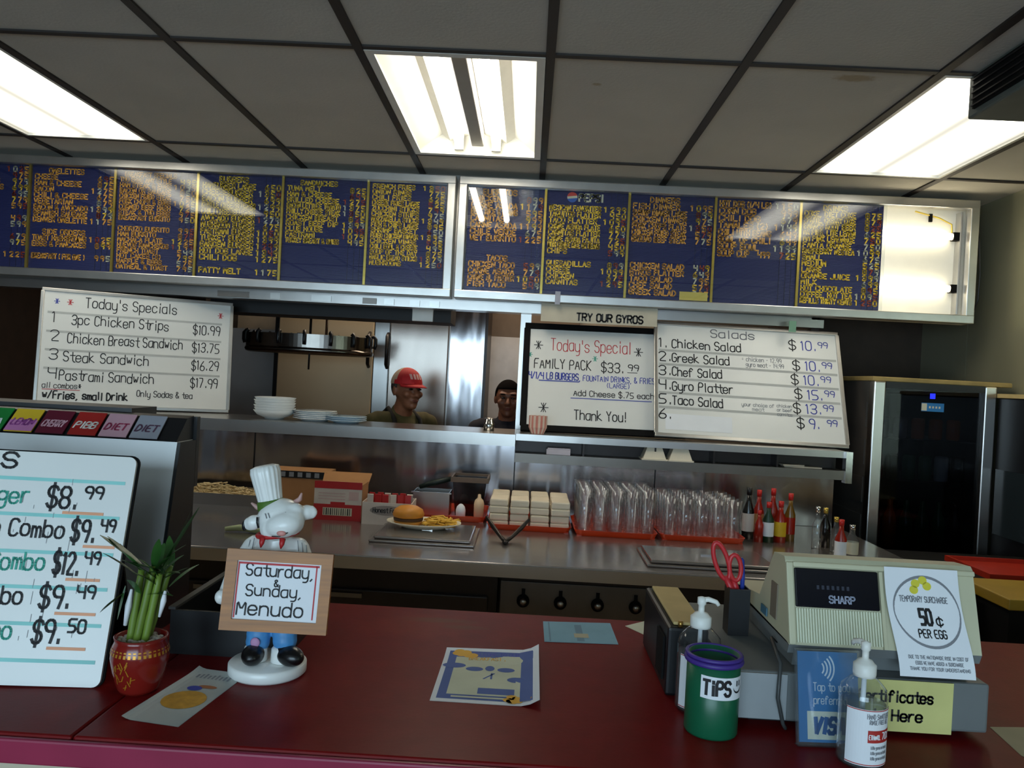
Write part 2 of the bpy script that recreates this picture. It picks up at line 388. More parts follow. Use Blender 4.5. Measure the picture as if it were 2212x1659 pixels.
# ================================================================ SHELVES OF THE PASS WINDOW
b = MB(); b.box(-2.75, x0-.002, 3.65, 4.05, 1.278, 1.293); b.box(-2.75, x0-.002, 3.65, 3.665, 1.238, 1.278); b.box(-2.75, x0-.002, 3.665, 3.68, 1.238, 1.246)
ps = tag(b.build('pass_shelf', M_steel), 'long stainless pass shelf running under the kitchen opening', 'shelf')
rs = thing('pass_shelf_unit', 'two tier stainless shelf unit carrying the leaning menu whiteboards', 'shelf', (0, 3.65, 1.165))
b = MB(); b.box(x0, 1.47, 0, .3, .117, .133); b.box(x0, 1.47, 0, .012, .103, .117); b.build('top_shelf', M_steel, rs)
b = MB(); b.box(x0, 1.46, -.01, .11, .03, .045); b.box(x0, 1.46, -.01, .002, .003, .03); b.build('lower_shelf', M_dullsteel, rs)
b = MB(); b.box(1.46, 1.49, -.02, .02, -.01, .133); b.build('end_post', M_chrome, rs)
b = MB()
for x in (.27, .60, .87, 1.16): b.box(x-.004, x+.004, .01, .11, .045, .117)
b.box(x0, 1.46, .1, .108, .045, .117, 0); b.build('divider', M_darksteel, rs)

# ================================================================ MENU BOARDS
M_navy = mat('letter_board', (30, 36, 92), .55, var=.06, scale=2)
def ridges(m, fr=150):
    nt = m.node_tree; N = nt.nodes; L = nt.links
    tc = N.new('ShaderNodeTexCoord'); w = N.new('ShaderNodeTexWave'); w.bands_direction = 'Z'; w.inputs['Scale'].default_value = fr
    L.new(tc.outputs['Object'], w.inputs['Vector']); bu = N.new('ShaderNodeBump'); bu.inputs['Strength'].default_value = .5; bu.inputs['Distance'].default_value = .002
    L.new(w.outputs['Fac'], bu.inputs['Height']); L.new(bu.outputs[0], N['Principled BSDF'].inputs['Normal'])
ridges(M_navy, 60)
M_let = mat('yellow_letters', (250, 200, 50), .5, var=.12, scale=6)
M_let2 = mat('orange_letters', (240, 168, 66), .5, var=.12, scale=6)
M_letr = mat('red_letters', (158, 58, 30), .5); M_letw = mat('pale_letters', (205, 200, 175), .5)
M_gold = mat('gold_strip', (200, 170, 80), .3, .8)
M_slot = mat('price_track', (20, 22, 50), .6)
COLS_L = [
 ["PLATES","TWO EGGS","HAM & EGGS","BACON & EGGS","STEAK","CHORIZO","PANCAKES","","SIDES","TOAST","","BISCUITS","GRAVY","","SAUSAGE",""],
 ["^OMELETTES","CHEESE","HAM & CHEESE","BACON","CHILI & CHEESE","VEGETARIAN","BACON & AVOCADO","SPANISH SAUSAGE","DENVER OMELETTE","","^SIDE ORDERS","TOAST HASHBROWNS","EGGS & PANCAKES","","BREAKFAST ( FOR ONE )",""],
 ["^BREAKFAST SPECIALS","TWO EGGS ANY STYLE","HAM STEAK & EGGS","BACON OR SAUSAGE","CHICKEN FRIED STEAK","PORK CHOPS & EGGS","CORNED BEEF HASH","STEAK & TWO EGGS","BREAKFAST BURRITO","","CHORIZO BURRITO","HAM BURRITO","MACHACA PLATE","HUEVOS RANCHEROS","FRENCH TOAST","HOT CAKES (3)","WAFFLE & EGGS","OATMEAL & TOAST"],
 ["^BURGERS","HAMBURGER LARGE","CHEESEBURGER","BACON BURGER","DOUBLE CHEESEBURGER","CHILI CHEESEBURGER","AVOCADO BURGER","MUSHROOM BURGER","PASTRAMI BURGER","TURKEY BURGER","GARDEN BURGER","HOT DOG LARGE","CHILI DOG","","PATTY MELT"],
 ["^SANDWICHES","TUNA MELT","HAM & CHEESE","GRILLED CHEESE","BACON LETTUCE TOMATO","PHILLY CHEESE STEAK","CHICKEN BREAST","ROAST BEEF DIP","CLUB HOUSE","PASTRAMI","TURKEY BREAST & SWISS","","","","","",""],
 ["FRENCH FRIES","ONION RINGS","CHILI FRIES","CHEESE FRIES LARGE","ZUCCHINI STICKS","CHICKEN STRIPS","MOZZARELLA STICKS","FISH & CHIPS LARGE","SHRIMP BASKET","FRIED CHICKEN DINNER","CHICKEN WINGS","CHILI BOWL & CHEESE","SOUP OF THE DAY","GARLIC BREAD STICKS","MUSHROOMS","","",""]]
COLS_R = [
 ["^BURRITOS","CHICKEN","CARNE ASADA","BEEF RICE & BEANS","CARNITAS","CARNE ASADA","CHILE VERDE","WET BURRITO","","","^TACOS","CHICKEN TACO","CARNE ASADA","CARNE AL PASTOR","FISH TACO"],
 ["","","MEXICAN FAVORITES","TAQUITOS PLATTER","TACO PLATTER","CARNE ASADA PLATE","CARNITAS PLATTER","CARNE ASADA FAJITA","WITH CHOICE RICE OR BEANS","CHIPS","","QUESADILLAS","CHEESE","CHICKEN","CARNITAS",""],
 ["^DINNERS","FISH DINNER","SHRIMP DINNER LARGE","CHICKEN DINNER","PORK CHOPS PLATE","CHICKEN FRIED STEAK","GROUND BEEF STEAK","","","","CHICKEN SALAD","GYROS PLATTER","TACO SALAD","CHEF SALAD","GREEK SALAD"],
 ["HOT DOG (1/4 LB)","CORN DOG","CHILI DOG","TAMALES (2)","CHILI WITH BEANS","BOWL OF CHILI","SOUP BOWL","SOUP CUP   499","","","","","",""],
 ["^DRINKS","COKE, DIET COKE","SPRITE, CHERRY COKE","BARQ'S ROOT BEER","MR PIBB, LITE LEMON","MM PINK LEMONADE","FANTA ORANGE","RASPBERRY NESTEA","SMALL","MEDIUM","LARGE","ORANGE JUICE","MILK","HOT CHOCOLATE","COFFEE, HOT TEA","REFILLS THIRTY CENTS"]]
Z0, Z1 = 1.983, 2.508
def menu_panel(root, cols, x0, x1, base, lm, bright):
    b = MB(); ox, oy, oz = base
    X0, X1 = x0-ox, x1-ox
    b.box(X0, X1, .035, .045, Z0-oz, Z1-oz, 0)
    wcol = x1-x0; pitch = (Z1-Z0-.03)/len(cols); h = pitch*.78; y = .0325
    px = [X1-.115, X1-.083, X1-.052, X1-.024]
    for q in px[1:]: b.box(q-.004, q-.002, .033, .035, Z0-oz, Z1-oz, 5)
    for i, t in enumerate(cols):
        if not t: continue
        z = Z1-oz-.012-(i+1)*pitch+pitch*.15
        head = t[0] == '^'; t = t.lstrip('^')
        w = min(len(t)*h*.84, wcol-.15)
        if head: b.text(t, X0+wcol*.42, z, h, h*.25, 1, width=w, align='C', y=y, rnd=False)
        else: b.text(t, X0+.018, z, h, h*.25, 1, width=w, y=y, rnd=False)
        if not head or lm == 1:
            pr = random.choice(['4', '5', '6', '7', '8', '9', '10', '11', '12', '13'])+random.choice(['25', '49', '50', '75', '79', '95', '99'])
            pr = pr.rjust(4)
            for k, c in enumerate(pr):
                if c != ' ': b.text(c, px[k]-.004, z, h, h*.26, random.choice([1, 1, 1, 2, 3, 4]), width=.022, y=y, rnd=False)
    return b.build('menu_panel', [M_navy, [M_let, M_let2][bright], M_let, M_letr, M_letw, M_slot], root)
def menu_box(name, label, xa, xb, edges, cols, bright, open_cell=None):
    base = ((xa+xb)/2, 3.95, 1.938); ox, oy, oz = base
    r = thing(name, label, 'menu board', base); w = (xb-xa)/2; top = .607
    b = MB(); t = .042
    b.box(-w, w, -.012, .03, 0, t, 0, .004); b.box(-w, w, -.012, .03, top-t, top, 0, .004)
    b.box(-w, -w+t, -.011, .03, t*.9, top-t*.9, 0, .004); b.box(w-t, w, -.011, .03, t*.9, top-t*.9, 0, .004)
    b.build('frame', M_alu, r)
    b = MB(); b.box(-w+.002, w-.002, .098, .104, .002, top-.002); b.box(-w+.002, w-.002, .03, .098, .002, .012); b.box(-w+.002, w-.002, .03, .098, top-.012, top-.002)
    b.box(-w+.002, -w+.012, .03, .098, .012, top-.012); b.box(w-.012, w-.002, .03, .098, .012, top-.012); b.build('housing', M_white, r)
    for i in range(len(cols)): menu_panel(r, cols[i], edges[i]+.004, edges[i+1]-.004, base, 0, bright[i])
    for e in edges[1:len(cols)]:
        b = MB(); b.box(e-ox-.006, e-ox+.006, .022, .034, Z0-oz, Z1-oz); b.build('divider', M_gold, r)
    gx1 = (edges[len(cols)] if open_cell else xb-t)
    MB().box(-w+t*.9, gx1-ox, .006, .010, t*.9, top-t*.9).build('pane', M_glass, r)
    return r, base
mL, baseL = menu_box('menu_board', 'left blue menu board with yellow breakfast and sandwich letters', -3.0, -.412, [-3.0+.04, -2.58, -2.142, -1.719, -1.287, -.855, -.456], COLS_L, [1, 1, 1, 0, 0, 0])
mR, baseR = menu_box('menu_board', 'right blue menu board with open lit cell at its end', -.396, 2.168, [-.354, .038, .456, .886, 1.308, 1.723], COLS_R, [1, 0, 1, 1, 0], True)
ox, oy, oz = baseR
for z in (2.375, 2.115):
    b = MB(); b.cyl((1.30-ox, .062, z-oz), (2.075-ox, .062, z-oz), .017, 0, 14); b.build('fluorescent_tube', glow('sign_tube', (255, 240, 205), 9.0), mR)
    b = MB(); b.box(2.076-ox, 2.105-ox, .045, .08, z-oz-.02, z-oz+.02, 0); b.build('tube_socket', M_blackmat, mR)
b = MB(); b.box(2.108-ox, 2.118-ox, .05, .097, .05, .56); b.build('end_plate', M_alu, mR)
b = MB(); b.tube([(1.9-ox, .09, 2.5-oz), (2.02-ox, .085, 2.47-oz), (2.08-ox, .08, 2.44-oz), (2.085-ox, .08, 2.38-oz)], .004, 6); b.build('wire', mat('yellow_wire', (206, 180, 70), .5), mR)
b = MB(); b.box(1.97-ox, 1.985-ox, .083, .095, 2.45-oz, 2.49-oz); b.build('clip', M_blackmat, mR)
# drink sign header inside the second right panel
b = MB(); b.lathe([(0, 0), (.028, 0), (.028, .004), (0, .004)], seg=20, mi=0, smooth=False)
o = MB(); o.M = Matrix.Translation((.17-ox, .031, 2.474-oz)) @ Matrix.Rotation(PI/2, 4, 'X')
def disc_half(a0, a1, mi, r=.026):
    n = 12; pts = [(r*math.cos(a0+(a1-a0)*i/n), r*math.sin(a0+(a1-a0)*i/n), 0) for i in range(n+1)]
    o.add(pts, [list(range(n+1))], mi)
disc_half(.35, PI-.1, 0); disc_half(PI+.35, 2*PI-.1, 1)
n = 10; o.add([(.026*math.cos(.35), .026*math.sin(.35), 0), (.026*math.cos(PI-.1), .026*math.sin(PI-.1), 0), (.026*math.cos(PI+.35), .026*math.sin(PI+.35), 0), (.026*math.cos(-.1), .026*math.sin(-.1), 0)], [[0, 1, 2, 3]], 2)
o.M = Matrix.Identity(4); o.text("PEPSI", .205-ox, 2.456-oz, .036, .009, 2, wf=.85, y=.031)
o.build('drink_logo', [mat('logo_red', (206, 62, 48), .5), mat('logo_blue', (40, 90, 180), .5), M_letw], mR)
b = MB(); b.tube([(1.287, .03, .56), (1.293, .0, .40), (1.302, -.002, .25), (1.300, .0, .12), (1.287, .03, .03)], .004, 6); b.build('cable', M_black, mR)
# bits of tape on the frames
p = D(1205, 638, 3.93); b = MB(); b.box(-.013, .013, -.004, 0, -.045, .02); b.M = Matrix.Identity(4)
b.build('tape', mat('tape_grey', (150, 152, 165), .5), mR, loc=(p.x-ox, -.013, p.z-oz))
p = D(1712, 700, 3.93); b = MB(); b.box(-.015, .02, -.003, 0, -.035, .02); b.build('tape', mat('tape_green', (110, 150, 125), .6), mR, loc=(p.x-ox, -.013, p.z-oz-.004))
b = MB(); b.box(-.07, .07, -.002, 0, -.012, .03); b.build('sticky_note', mat('yellow_note', (205, 186, 96), .7), mR, loc=(.80-ox, .034, 2.0-oz))

# ================================================================ CEILING LIGHTS AND AIR UNIT
def light_root(xa, label):
    return thing('ceiling_light', label, 'light', (xa+.305, 2.5+.595, CZ), 0, 'ceiling lights')
x = .015-.61
r = light_root(x, 'open two tube ceiling light in the middle of the tiled ceiling')
W2, L2 = .292, .582
b = MB(); b.box(-W2, W2, -L2, L2, .10, .106)
for s in (-1, 1):
    b.add([(s*W2, -L2, 0), (s*W2, L2, 0), (s*.17, L2, .09), (s*.17, -L2, .09)], [[0, 1, 2, 3]]); b.box(*sorted((s*W2, s*(W2-.003))), -L2, L2, 0, .1)
    b.add([(s*.17, -L2, .09), (s*.17, L2, .09), (s*.13, L2, .06), (s*.13, -L2, .06)], [[0, 1, 2, 3]])
    b.add([(s*.13, -L2, .06), (s*.13, L2, .06), (s*.03, L2, .095), (s*.03, -L2, .095)], [[0, 1, 2, 3]])
b.box(-W2, W2, L2-.003, L2, 0, .1); b.box(-W2, W2, -L2, -L2+.003, 0, .1)
b.build('reflector', M_white, r)
b = MB()
for s in (-1, 1): b.box(*sorted((s*W2, s*(W2-.03))), -L2, L2, -.008, 0); b.box(-W2+.03, W2-.03, *sorted((s*L2, s*(L2-.03))), -.008, 0)
b.build('frame', M_white, r)
MB().box(-.028, .028, -L2+.03, L2-.035, .03, .095, 0, .004).build('spine', mat('spine_grey', (120, 116, 112), .5), r)
for s in (-1, 1):
    MB().cyl((s*.085, -L2+.05, .04), (s*.085, L2-.05, .04), .019).build('fluorescent_tube', M_tube, r)
    b = MB()
    for e in (-1, 1): b.box(s*.085-.02, s*.085+.02, *sorted((e*(L2-.05), e*(L2-.03))), .01, .08)
    b.build('tube_socket', M_white, r)
for k, lab in ((-4, 'diffused ceiling light panel at the upper left'), (2, 'bright diffused ceiling light panel at the upper right')):
    r = light_root(.015+.61*k, lab)
    b = MB()
    for s in (-1, 1): b.box(*sorted((s*W2, s*(W2-.015))), -L2, L2, -.008, .03); b.box(-W2+.015, W2-.015, *sorted((s*L2, s*(L2-.015))), -.008, .03)
    b.build('frame', M_white, r); MB().box(-W2+.014, W2-.014, -L2+.014, L2-.014, .004, .008).build('diffuser', M_panel, r)
    MB().box(-W2, W2, -L2, L2, .03, .05).build('housing', M_white, r)
# kitchen ceiling light, behind the soffit
r = thing('ceiling_light', 'kitchen ceiling light behind the pass window soffit', 'light', (-.5, 5.2, CZ), 0, 'ceiling lights')
MB().box(-1.0, 1.0, -.16, .16, -.03, -.001).build('housing', M_white, r); MB().box(-.96, .96, -.13, .13, -.036, -.031).build('diffuser', glow('kitchen_light', (255, 232, 205), 13), r)

r = thing('air_unit', 'grey ceiling air unit with black side grille at upper right', 'air conditioner', (1.335, 2.53, 2.44))
M_ac = mat('air_unit_grey', (92, 98, 92), .6)
b = MB(); b.box(0, .9, -1.0, 0, 0, .134, 0, .006); b.build('casing', M_ac, r)
b = MB(); b.box(-.008, 0, -.97, -.04, .02, .12, 0)
for k in range(5): b.box(-.014, -.008, -.97, -.04, .026+k*.02, .03+k*.02, 1)
for k in range(2): b.box(-.012, -.008, -.5-.3*k, -.49-.3*k, .02, .12, 1)
b.build('grille', [M_blackmat, M_black], r)

# ================================================================ RED FRONT COUNTER
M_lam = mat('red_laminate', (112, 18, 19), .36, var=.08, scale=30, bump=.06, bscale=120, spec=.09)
def stain_and_reflection():
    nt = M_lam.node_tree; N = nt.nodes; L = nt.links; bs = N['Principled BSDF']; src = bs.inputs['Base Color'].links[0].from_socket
    for (sx, sy, rx, ry, am, c) in ((-.16, 1.61, .08, .02, .6, (92, 66, 44)), (-.11, 1.575, .05, .018, .55, (92, 66, 44)), (-.19, 1.57, .12, .09, .3, (140, 52, 34))):  # two brown stains, then a wide lighter reflection painted into the laminate colour
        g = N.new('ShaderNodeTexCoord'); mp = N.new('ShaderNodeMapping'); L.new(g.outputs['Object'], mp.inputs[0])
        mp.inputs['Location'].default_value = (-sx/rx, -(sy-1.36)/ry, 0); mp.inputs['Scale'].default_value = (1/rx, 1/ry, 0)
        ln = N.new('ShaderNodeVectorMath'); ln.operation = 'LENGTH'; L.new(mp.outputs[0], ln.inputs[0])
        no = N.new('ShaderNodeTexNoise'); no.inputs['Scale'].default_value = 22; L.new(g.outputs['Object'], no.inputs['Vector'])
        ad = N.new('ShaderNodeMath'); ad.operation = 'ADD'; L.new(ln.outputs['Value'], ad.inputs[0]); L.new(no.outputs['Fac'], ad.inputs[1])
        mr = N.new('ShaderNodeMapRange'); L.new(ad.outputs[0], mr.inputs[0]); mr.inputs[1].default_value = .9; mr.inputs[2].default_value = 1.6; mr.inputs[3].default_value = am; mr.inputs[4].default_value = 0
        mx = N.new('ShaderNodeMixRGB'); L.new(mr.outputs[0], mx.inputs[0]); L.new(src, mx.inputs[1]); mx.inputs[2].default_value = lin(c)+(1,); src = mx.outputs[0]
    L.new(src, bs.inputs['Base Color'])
stain_and_reflection()
CT = 1.05
r = thing('service_counter', 'long red laminate front counter with beige base', 'counter', (0, 1.36, 0))
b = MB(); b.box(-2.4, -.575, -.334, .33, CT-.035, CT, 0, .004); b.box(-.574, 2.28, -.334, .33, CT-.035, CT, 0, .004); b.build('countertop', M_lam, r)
b = MB(); b.box(-2.4, 2.28, -.345, -.335, CT-.036, CT-.003, 0, .003); b.build('edge_band', mat('crimson_edge', (140, 42, 70), .35, spec=.3), r)
b = MB(); b.box(-2.38, 2.26, -.30, -.28, 0, CT-.036); b.box(-2.38, 2.26, .25, .28, 0, CT-.036); b.build('base_panel', mat('beige_panel', (196, 184, 160), .6, var=.08, scale=5), r)

# ================================================================ WORK COUNTER
WZ = .93
M_ctop = mat('worktop_steel', (168, 160, 156), .2, .85, var=.06, scale=3, bump=.1, bscale=5, bdist=.01)
r = thing('steel_worktop', 'long stainless work counter along the kitchen pass', 'counter', (0, 3.2, 0))
MB().box(-2.6, 1.5, -.55, .555, WZ-.03, WZ, 0, .004).build('top', M_ctop, r)
b = MB(); b.box(-2.6, 1.5, -.556, -.551, WZ-.045, WZ-.004); b.build('edge', M_steel, r)
b = MB(); b.box(-2.55, -.07, -.48, .54, 0, WZ-.031); b.box(.46, 1.45, -.48, .54, 0, WZ-.031); b.box(-.07, .46, -.3, .54, 0, WZ-.031); b.build('base', M_darksteel, r)
for i, (a, c) in enumerate(((-2.1, -1.65), (-1.63, -1.16), (-1.14, -.75), (-.73, -.1), (.5, .95), (.97, 1.4))):
    dd = MB().box(a, c, -.5, -.481, .12, .80, 0, .004).build('door', mat('dark_door', (44, 36, 33), .3, .3, var=.1), r)
    b = MB(); b.box(a+.03, a+.2, -.512, -.5, .775, .79); b.build('handle', M_dullsteel, dd)
kp = thing('burner_control_panel', 'grey steel control panel with four round black knobs', 'stove', (.195, 2.75, .70))
MB().box(-.256, .262, 0, .1, 0, .148, 0, .003).build('panel', mat('panel_steel', (104, 96, 88), .45, .6, var=.1), kp)
MB().box(-.256, .262, .005, .1, .149, .165).build('rail', M_darksteel, kp)
for kx in (-.174, -.045, .084, .215):
    b = MB(); b.M = Matrix.Translation((kx, 0, .083)) @ Matrix.Rotation(PI/2, 4, 'X')
    b.lathe([(.022, 0), (.022, .012), (.013, .014), (.013, .02), (0, .021)], mi=0, seg=20)
    b.lathe([(.0125, .0205), (.0125, .028), (0, .029)], mi=1, seg=16)
    b.M = Matrix.Translation((kx, -.004, .083)); b.box(-.006, .006, -.004, 0, .02, .042, 0)
    b.build('knob', [M_blackmat, M_steel], kp)

# ================================================================ WHITEBOARDS
def board(name, label, P, u, v, w, h, face, framem, fw, writer, frame_t=.012, fmat_in=None, thick=.012):
    m = frameM(P, u, v); r = thing(name, label, 'whiteboard', mw=m)
    b = MB(); b.box(0, w, 0, thick, 0, h, 0); writer(b, w, h); b.build('panel', face, r)
    b = MB()
    b.box(0, w, -frame_t*.6, thick+.002, -.004, fw, 0, .002); b.box(0, w, -frame_t*.6, thick+.002, h-fw, h+.004, 0, .002)
    b.box(-.004, fw, -frame_t*.6, thick+.002, fw*.9, h-fw*.9, 0, .002); b.box(w-fw, w+.004, -frame_t*.6, thick+.002, fw*.9, h-fw*.9, 0, .002)
    b.build('frame', framem, r); return r
WB = [M_board, M_ink, M_redink, M_blueink, M_rule, M_greentint, M_greyink, M_paper]
Yw = -.0012
def wl(b, w, h):
    for z in (.478, .385, .295, .205): b.rect(.03, w-.05, z-.006-.02, z+.004-.02, -.0008, 4)
    k = .0044
    b.text("Today's Specials", .19, .492, .050, k, 1, width=.42, jit=.05, y=Yw)
    b.text("*", .11, .492, .04, .003, 2, y=Yw); b.text("*", .055, .495, .035, .003, 3, y=Yw); b.text("*", .80, .482, .04, .003, 2, y=Yw)
    for i, (n, t, tw, p) in enumerate((("1", "3pc Chicken Strips", .44, "$10.99"), ("2", "Chicken Breast Sandwich", .52, "$13.75"), ("3", "Steak Sandwich", .38, "$16.29"), ("4", "Pastrami Sandwich", .42, "$17.99"))):
        z = .408-i*.092
        b.text(n, .05, z, .052, k, 1, jit=.05, y=Yw); b.text(t, .135-.012*i, z-.004, .048, k, 1, width=tw, jit=.06, y=Yw); b.text(p, .685, z-.012, .048, k, 1, width=.135, jit=.06, y=Yw)
    b.text("all combos*", .03, .088, .026, .003, 1, width=.17, jit=.06, y=Yw); b.rect(.03, .19, .08, .083, Yw, 2)
    b.text("w/Fries, small Drink", .035, .038, .036, .0065, 1, width=.37, jit=.08, y=Yw); b.text("Only Sodas & tea", .44, .062, .03, .0035, 1, width=.26, jit=.05, y=Yw)
board('whiteboard', "white menu board headed Today's Specials leaning at the left of the pass", (-2.334, 3.70, 1.303), (.773, .35, -.003), (-.013, .09, .563), .872, .571, WB, M_alu, .012, wl)
def wf_(b, w, h):
    b.text("*", .05, .425, .065, .004, 1, y=Yw); b.text("*", .555, .41, .065, .004, 1, y=Yw)
    b.text("Today's Special", .135, .43, .066, .004, 2, width=.41, jit=.04, y=Yw)
    b.text("*", .02, .385, .035, .003, 5, y=Yw); b.text("*", .345, .375, .04, .003, 5, y=Yw)
    b.text("FAMILY PACK", .055, .330, .052, .005, 1, width=.29, jit=.04, y=Yw); b.text("$33.", .39, .325, .052, .005, 1, width=.12, jit=.03, y=Yw); b.text("99", .525, .338, .033, .0045, 1, y=Yw); b.rect(.52, .57, .326, .329, Yw, 1)
    b.text("4/1/4 LB BURGERS,", .03, .272, .036, .005, 3, width=.26, jit=.04, y=Yw); b.rect(.08, .28, .262, .267, Yw, 3)
    b.text("FOUNTAIN DRINKS, & FRIES", .30, .272, .030, .0033, 3, width=.36, jit=.04, y=Yw); b.text("(LARGE)", .42, .240, .026, .003, 3, width=.12, y=Yw)
    b.text("Add Cheese $.75 each", .255, .190, .030, .0038, 1, width=.40, jit=.04, y=Yw); b.rect(.24, .64, .175, .179, Yw, 3)
    b.text("*", .085, .085, .07, .004, 1, y=Yw); b.text("Thank You!", .26, .065, .050, .005, 1, width=.26, jit=.04, y=Yw)
WBf = list(WB)
board('whiteboard', "black framed whiteboard headed Today's Special with the family pack", (-.028, 3.84, 1.306), (1, .004, .005), (.01, .235, .555), .80, .575, WB, M_blackmat, .028, wf_)
def ws(b, w, h):
    for z in (.452, .376, .300, .224, .148): b.rect(.02, w-.02, z-.006, z+.006, -.0008, 4)
    b.rect(.05, .37, .035, .115, -.0009, 7)
    k = .0055
    b.text("Salads", .28, .540, .044, k, 6, width=.23, jit=.05, y=Yw)
    rows = (("1.", "Chicken Salad", .41, "$10.99"), ("2.", "Greek Salad", .35, "$10.99"), ("3.", "Chef Salad", .31, "$10.99"), ("4.", "Gyro Platter", .36, "$15.99"), ("5.", "Taco Salad", .31, "$13.99"), ("6.", "", 0, "$9.99"))
    for i, (n, t, tw, p) in enumerate(rows):
        z = .470-i*.076
        b.text(n, .02, z, .05, k, 1, jit=.04, y=Yw)
        if t: b.text(t, .085, z-.002, .046, k, 1, width=tw-.06, jit=.06, y=Yw)
        zz = z+(-.005 if i else .03); xx = .67+.012*(i % 2)
        b.text("$", xx, zz, .05, k, 1, y=Yw); b.text(p[1:-2], xx+.06, zz, .05, k*.9, 3, width=.028*len(p[1:-2]), jit=.04, y=Yw); b.text(p[-2:], xx+.145, zz+.018, .032, .004, 3, width=.055, jit=.04, y=Yw)
    b.text("= chicken - 12.99", .43, .42, .022, .0025, 6, width=.20, y=Yw); b.text("gyro meat - 14.99", .45, .392, .022, .0025, 6, width=.19, y=Yw)
    b.text("your choice of", .42, .18, .018, .002, 6, width=.16, y=Yw); b.text("meat", .47, .158, .018, .002, 6, width=.06, y=Yw)
    for q, t in enumerate(("chicken", "or beef", "carnitas")): b.text(t, .59, .185-.022*q, .016, .002, 6, width=.075, y=Yw)
board('whiteboard', 'white menu board headed Salads leaning at the right of the pass', (.616, 3.795, 1.317), (1, 0, -.012), (.015, .235, .555), .919, .606, WB, M_alu, .014, ws)
def wfr(b, w, h):
    for z in (.308, .252, .195, .142, .088, .035): b.rect(.01, w-.012, z-.002, z+.0035, -.0006, 1+4)
    k = .0042; y = -.001
    b.text("'s", w-.225, .325, .036, k, 1, y=y)
    for i, (t, x0, x1, tw, p, c, pw) in enumerate((("Burger", .151, .126, .10, "$8.", "99", .087), ("Taco Combo", .088, .080, .165, "$9.", "49", .067), ("Combo", .108, .098, .085, "$12.", "49", .071), ("Combo", .131, .109, .085, "$9.", "49", .084), ("Combo", .137, .110, .085, "$9.", "50", .079))):
        z = .270-i*.051
        b.text(t, w-x0, z, .026, .0034, 1 if i % 2 else 6, align='R', width=tw, jit=.05, y=y)
        b.text(p, w-x1, z-.004, .033, k, 1, width=pw*.58, jit=.04, y=y); b.text(c, w-x1+pw*.64, z+.012, .019, .0033, 1, width=pw*.36, jit=.04, y=y)
        b.rect(w-x1+pw*.3, w-x1+pw*1.02, z-.014, z-.0095, -.0008, 3)
    for q in range(40):
        x = w-random.uniform(.03, .24); z = random.uniform(.06, .31); b.rect(x, x+.0006, z, z+random.uniform(.004, .02), -.0009, 4)
WF = [M_board, M_ink, M_redink, M_orangeink, M_greyink, M_tealink, M_greentint]
m = frameM((-1.03, 1.135, 1.056), (.405, .045, -.005), (.012, .097, .335))
r = thing('whiteboard', 'large handwritten price board standing at the front left of the red counter', 'whiteboard', mw=m)
w_, h_ = .41, .352
def rr(w, h, c, n=5):
    pts = []
    for cx, cz, a0 in ((w-c, c, -PI/2), (w-c, h-c, 0), (c, h-c, PI/2), (c, c, PI)):
        for i in range(n+1): a = a0+PI/2*i/n; pts.append((cx+c*math.cos(a), cz+c*math.sin(a)))
    return pts
b = MB(); b.plate(rr(w_, h_, .012), 0, .006); wfr(b, w_, h_); b.build('panel', WF, r)
b = MB(); b.plate(rr(w_+.003, h_+.003, .013), .0062, .011); b.build('backing', M_blackmat, r)
b = MB(); b.M = m.inverted(); b.add([(-.98, 1.243, 1.32), (-.66, 1.278, 1.32), (-.655, 1.35, 1.058), (-.975, 1.315, 1.058)], [[0, 1, 2, 3]])
o = b.build('easel_back', M_blackmat, r); md = o.modifiers.new('t', 'SOLIDIFY'); md.thickness = .006

# sign strip "TRY OUR GYROS"
b = MB(); b.box(-.28, .3, 0, .004, 0, .0905); b.text("TRY OUR GYROS", -.10, .012, .036, .008, 1, width=.335, y=-.001, rnd=False)
tag(b.build('sign_strip', [mat('sign_cream', (186, 178, 158), .6), M_ink], loc=(.324, 3.965, 1.846)), 'cream sign strip reading TRY OUR GYROS under the menu board', 'sign')

# ================================================================ KITCHEN BEYOND THE PASS
M_fdoor = mat('beige_steel', (176, 158, 128), .5, .25, var=.05, scale=2)
r = thing('reach_in_refrigerator', 'tall two door steel refrigerator at the back of the kitchen', 'refrigerator', (-1.14, 5.4, 0))
MB().box(-.58, .59, .01, .58, .05, 2.1).build('body', M_steel, r)
dd = MB().box(-.575, .075, -.04, .008, .1, 2.05, 0, .006).build('door', M_fdoor, r)
b = MB(); b.tube([(.05, -.045, 1.58), (.05, -.085, 1.6), (.05, -.085, 1.79), (.05, -.045, 1.81)], .012, 8); b.build('handle', M_black, dd)
MB().box(.082, .178, -.03, .008, .1, 2.05).build('centre_post', M_steel, r)
dd = MB().box(.185, .585, -.04, .008, .1, 2.05, 0, .006).build('door', mat('soft_steel', (150, 140, 132), .22, .8, var=.08, scale=2, bump=.3, bscale=2.5, stretch=(1.5, 1, .4), bdist=.02), r)
b = MB(); b.tube([(.175, -.045, 1.58), (.175, -.085, 1.6), (.175, -.085, 1.79), (.175, -.045, 1.81)], .012, 8); b.build('handle', M_black, dd)
r = thing('steel_cabinet', 'dull steel kitchen cabinet left of the refrigerator', 'cabinet', (-1.96, 5.45, 0))
MB().box(-.22, .22, 0, .5, 0, 1.80).build('body', mat('cabinet_steel', (176, 176, 176), .3, .6, var=.1, scale=2, bump=.35, bscale=2.5, bdist=.03), r)
MB().box(.195, .222, -.012, -.001, .1, 1.95).build('trim_strip', M_darksteel, r)
r = thing('steel_screen', 'rippled steel panel between the refrigerator and the doorway', 'panel', (-.43, 5.42, 0))
MB().box(-.12, .115, 0, .5, .0, 2.2).build('panel', M_wavy, r)
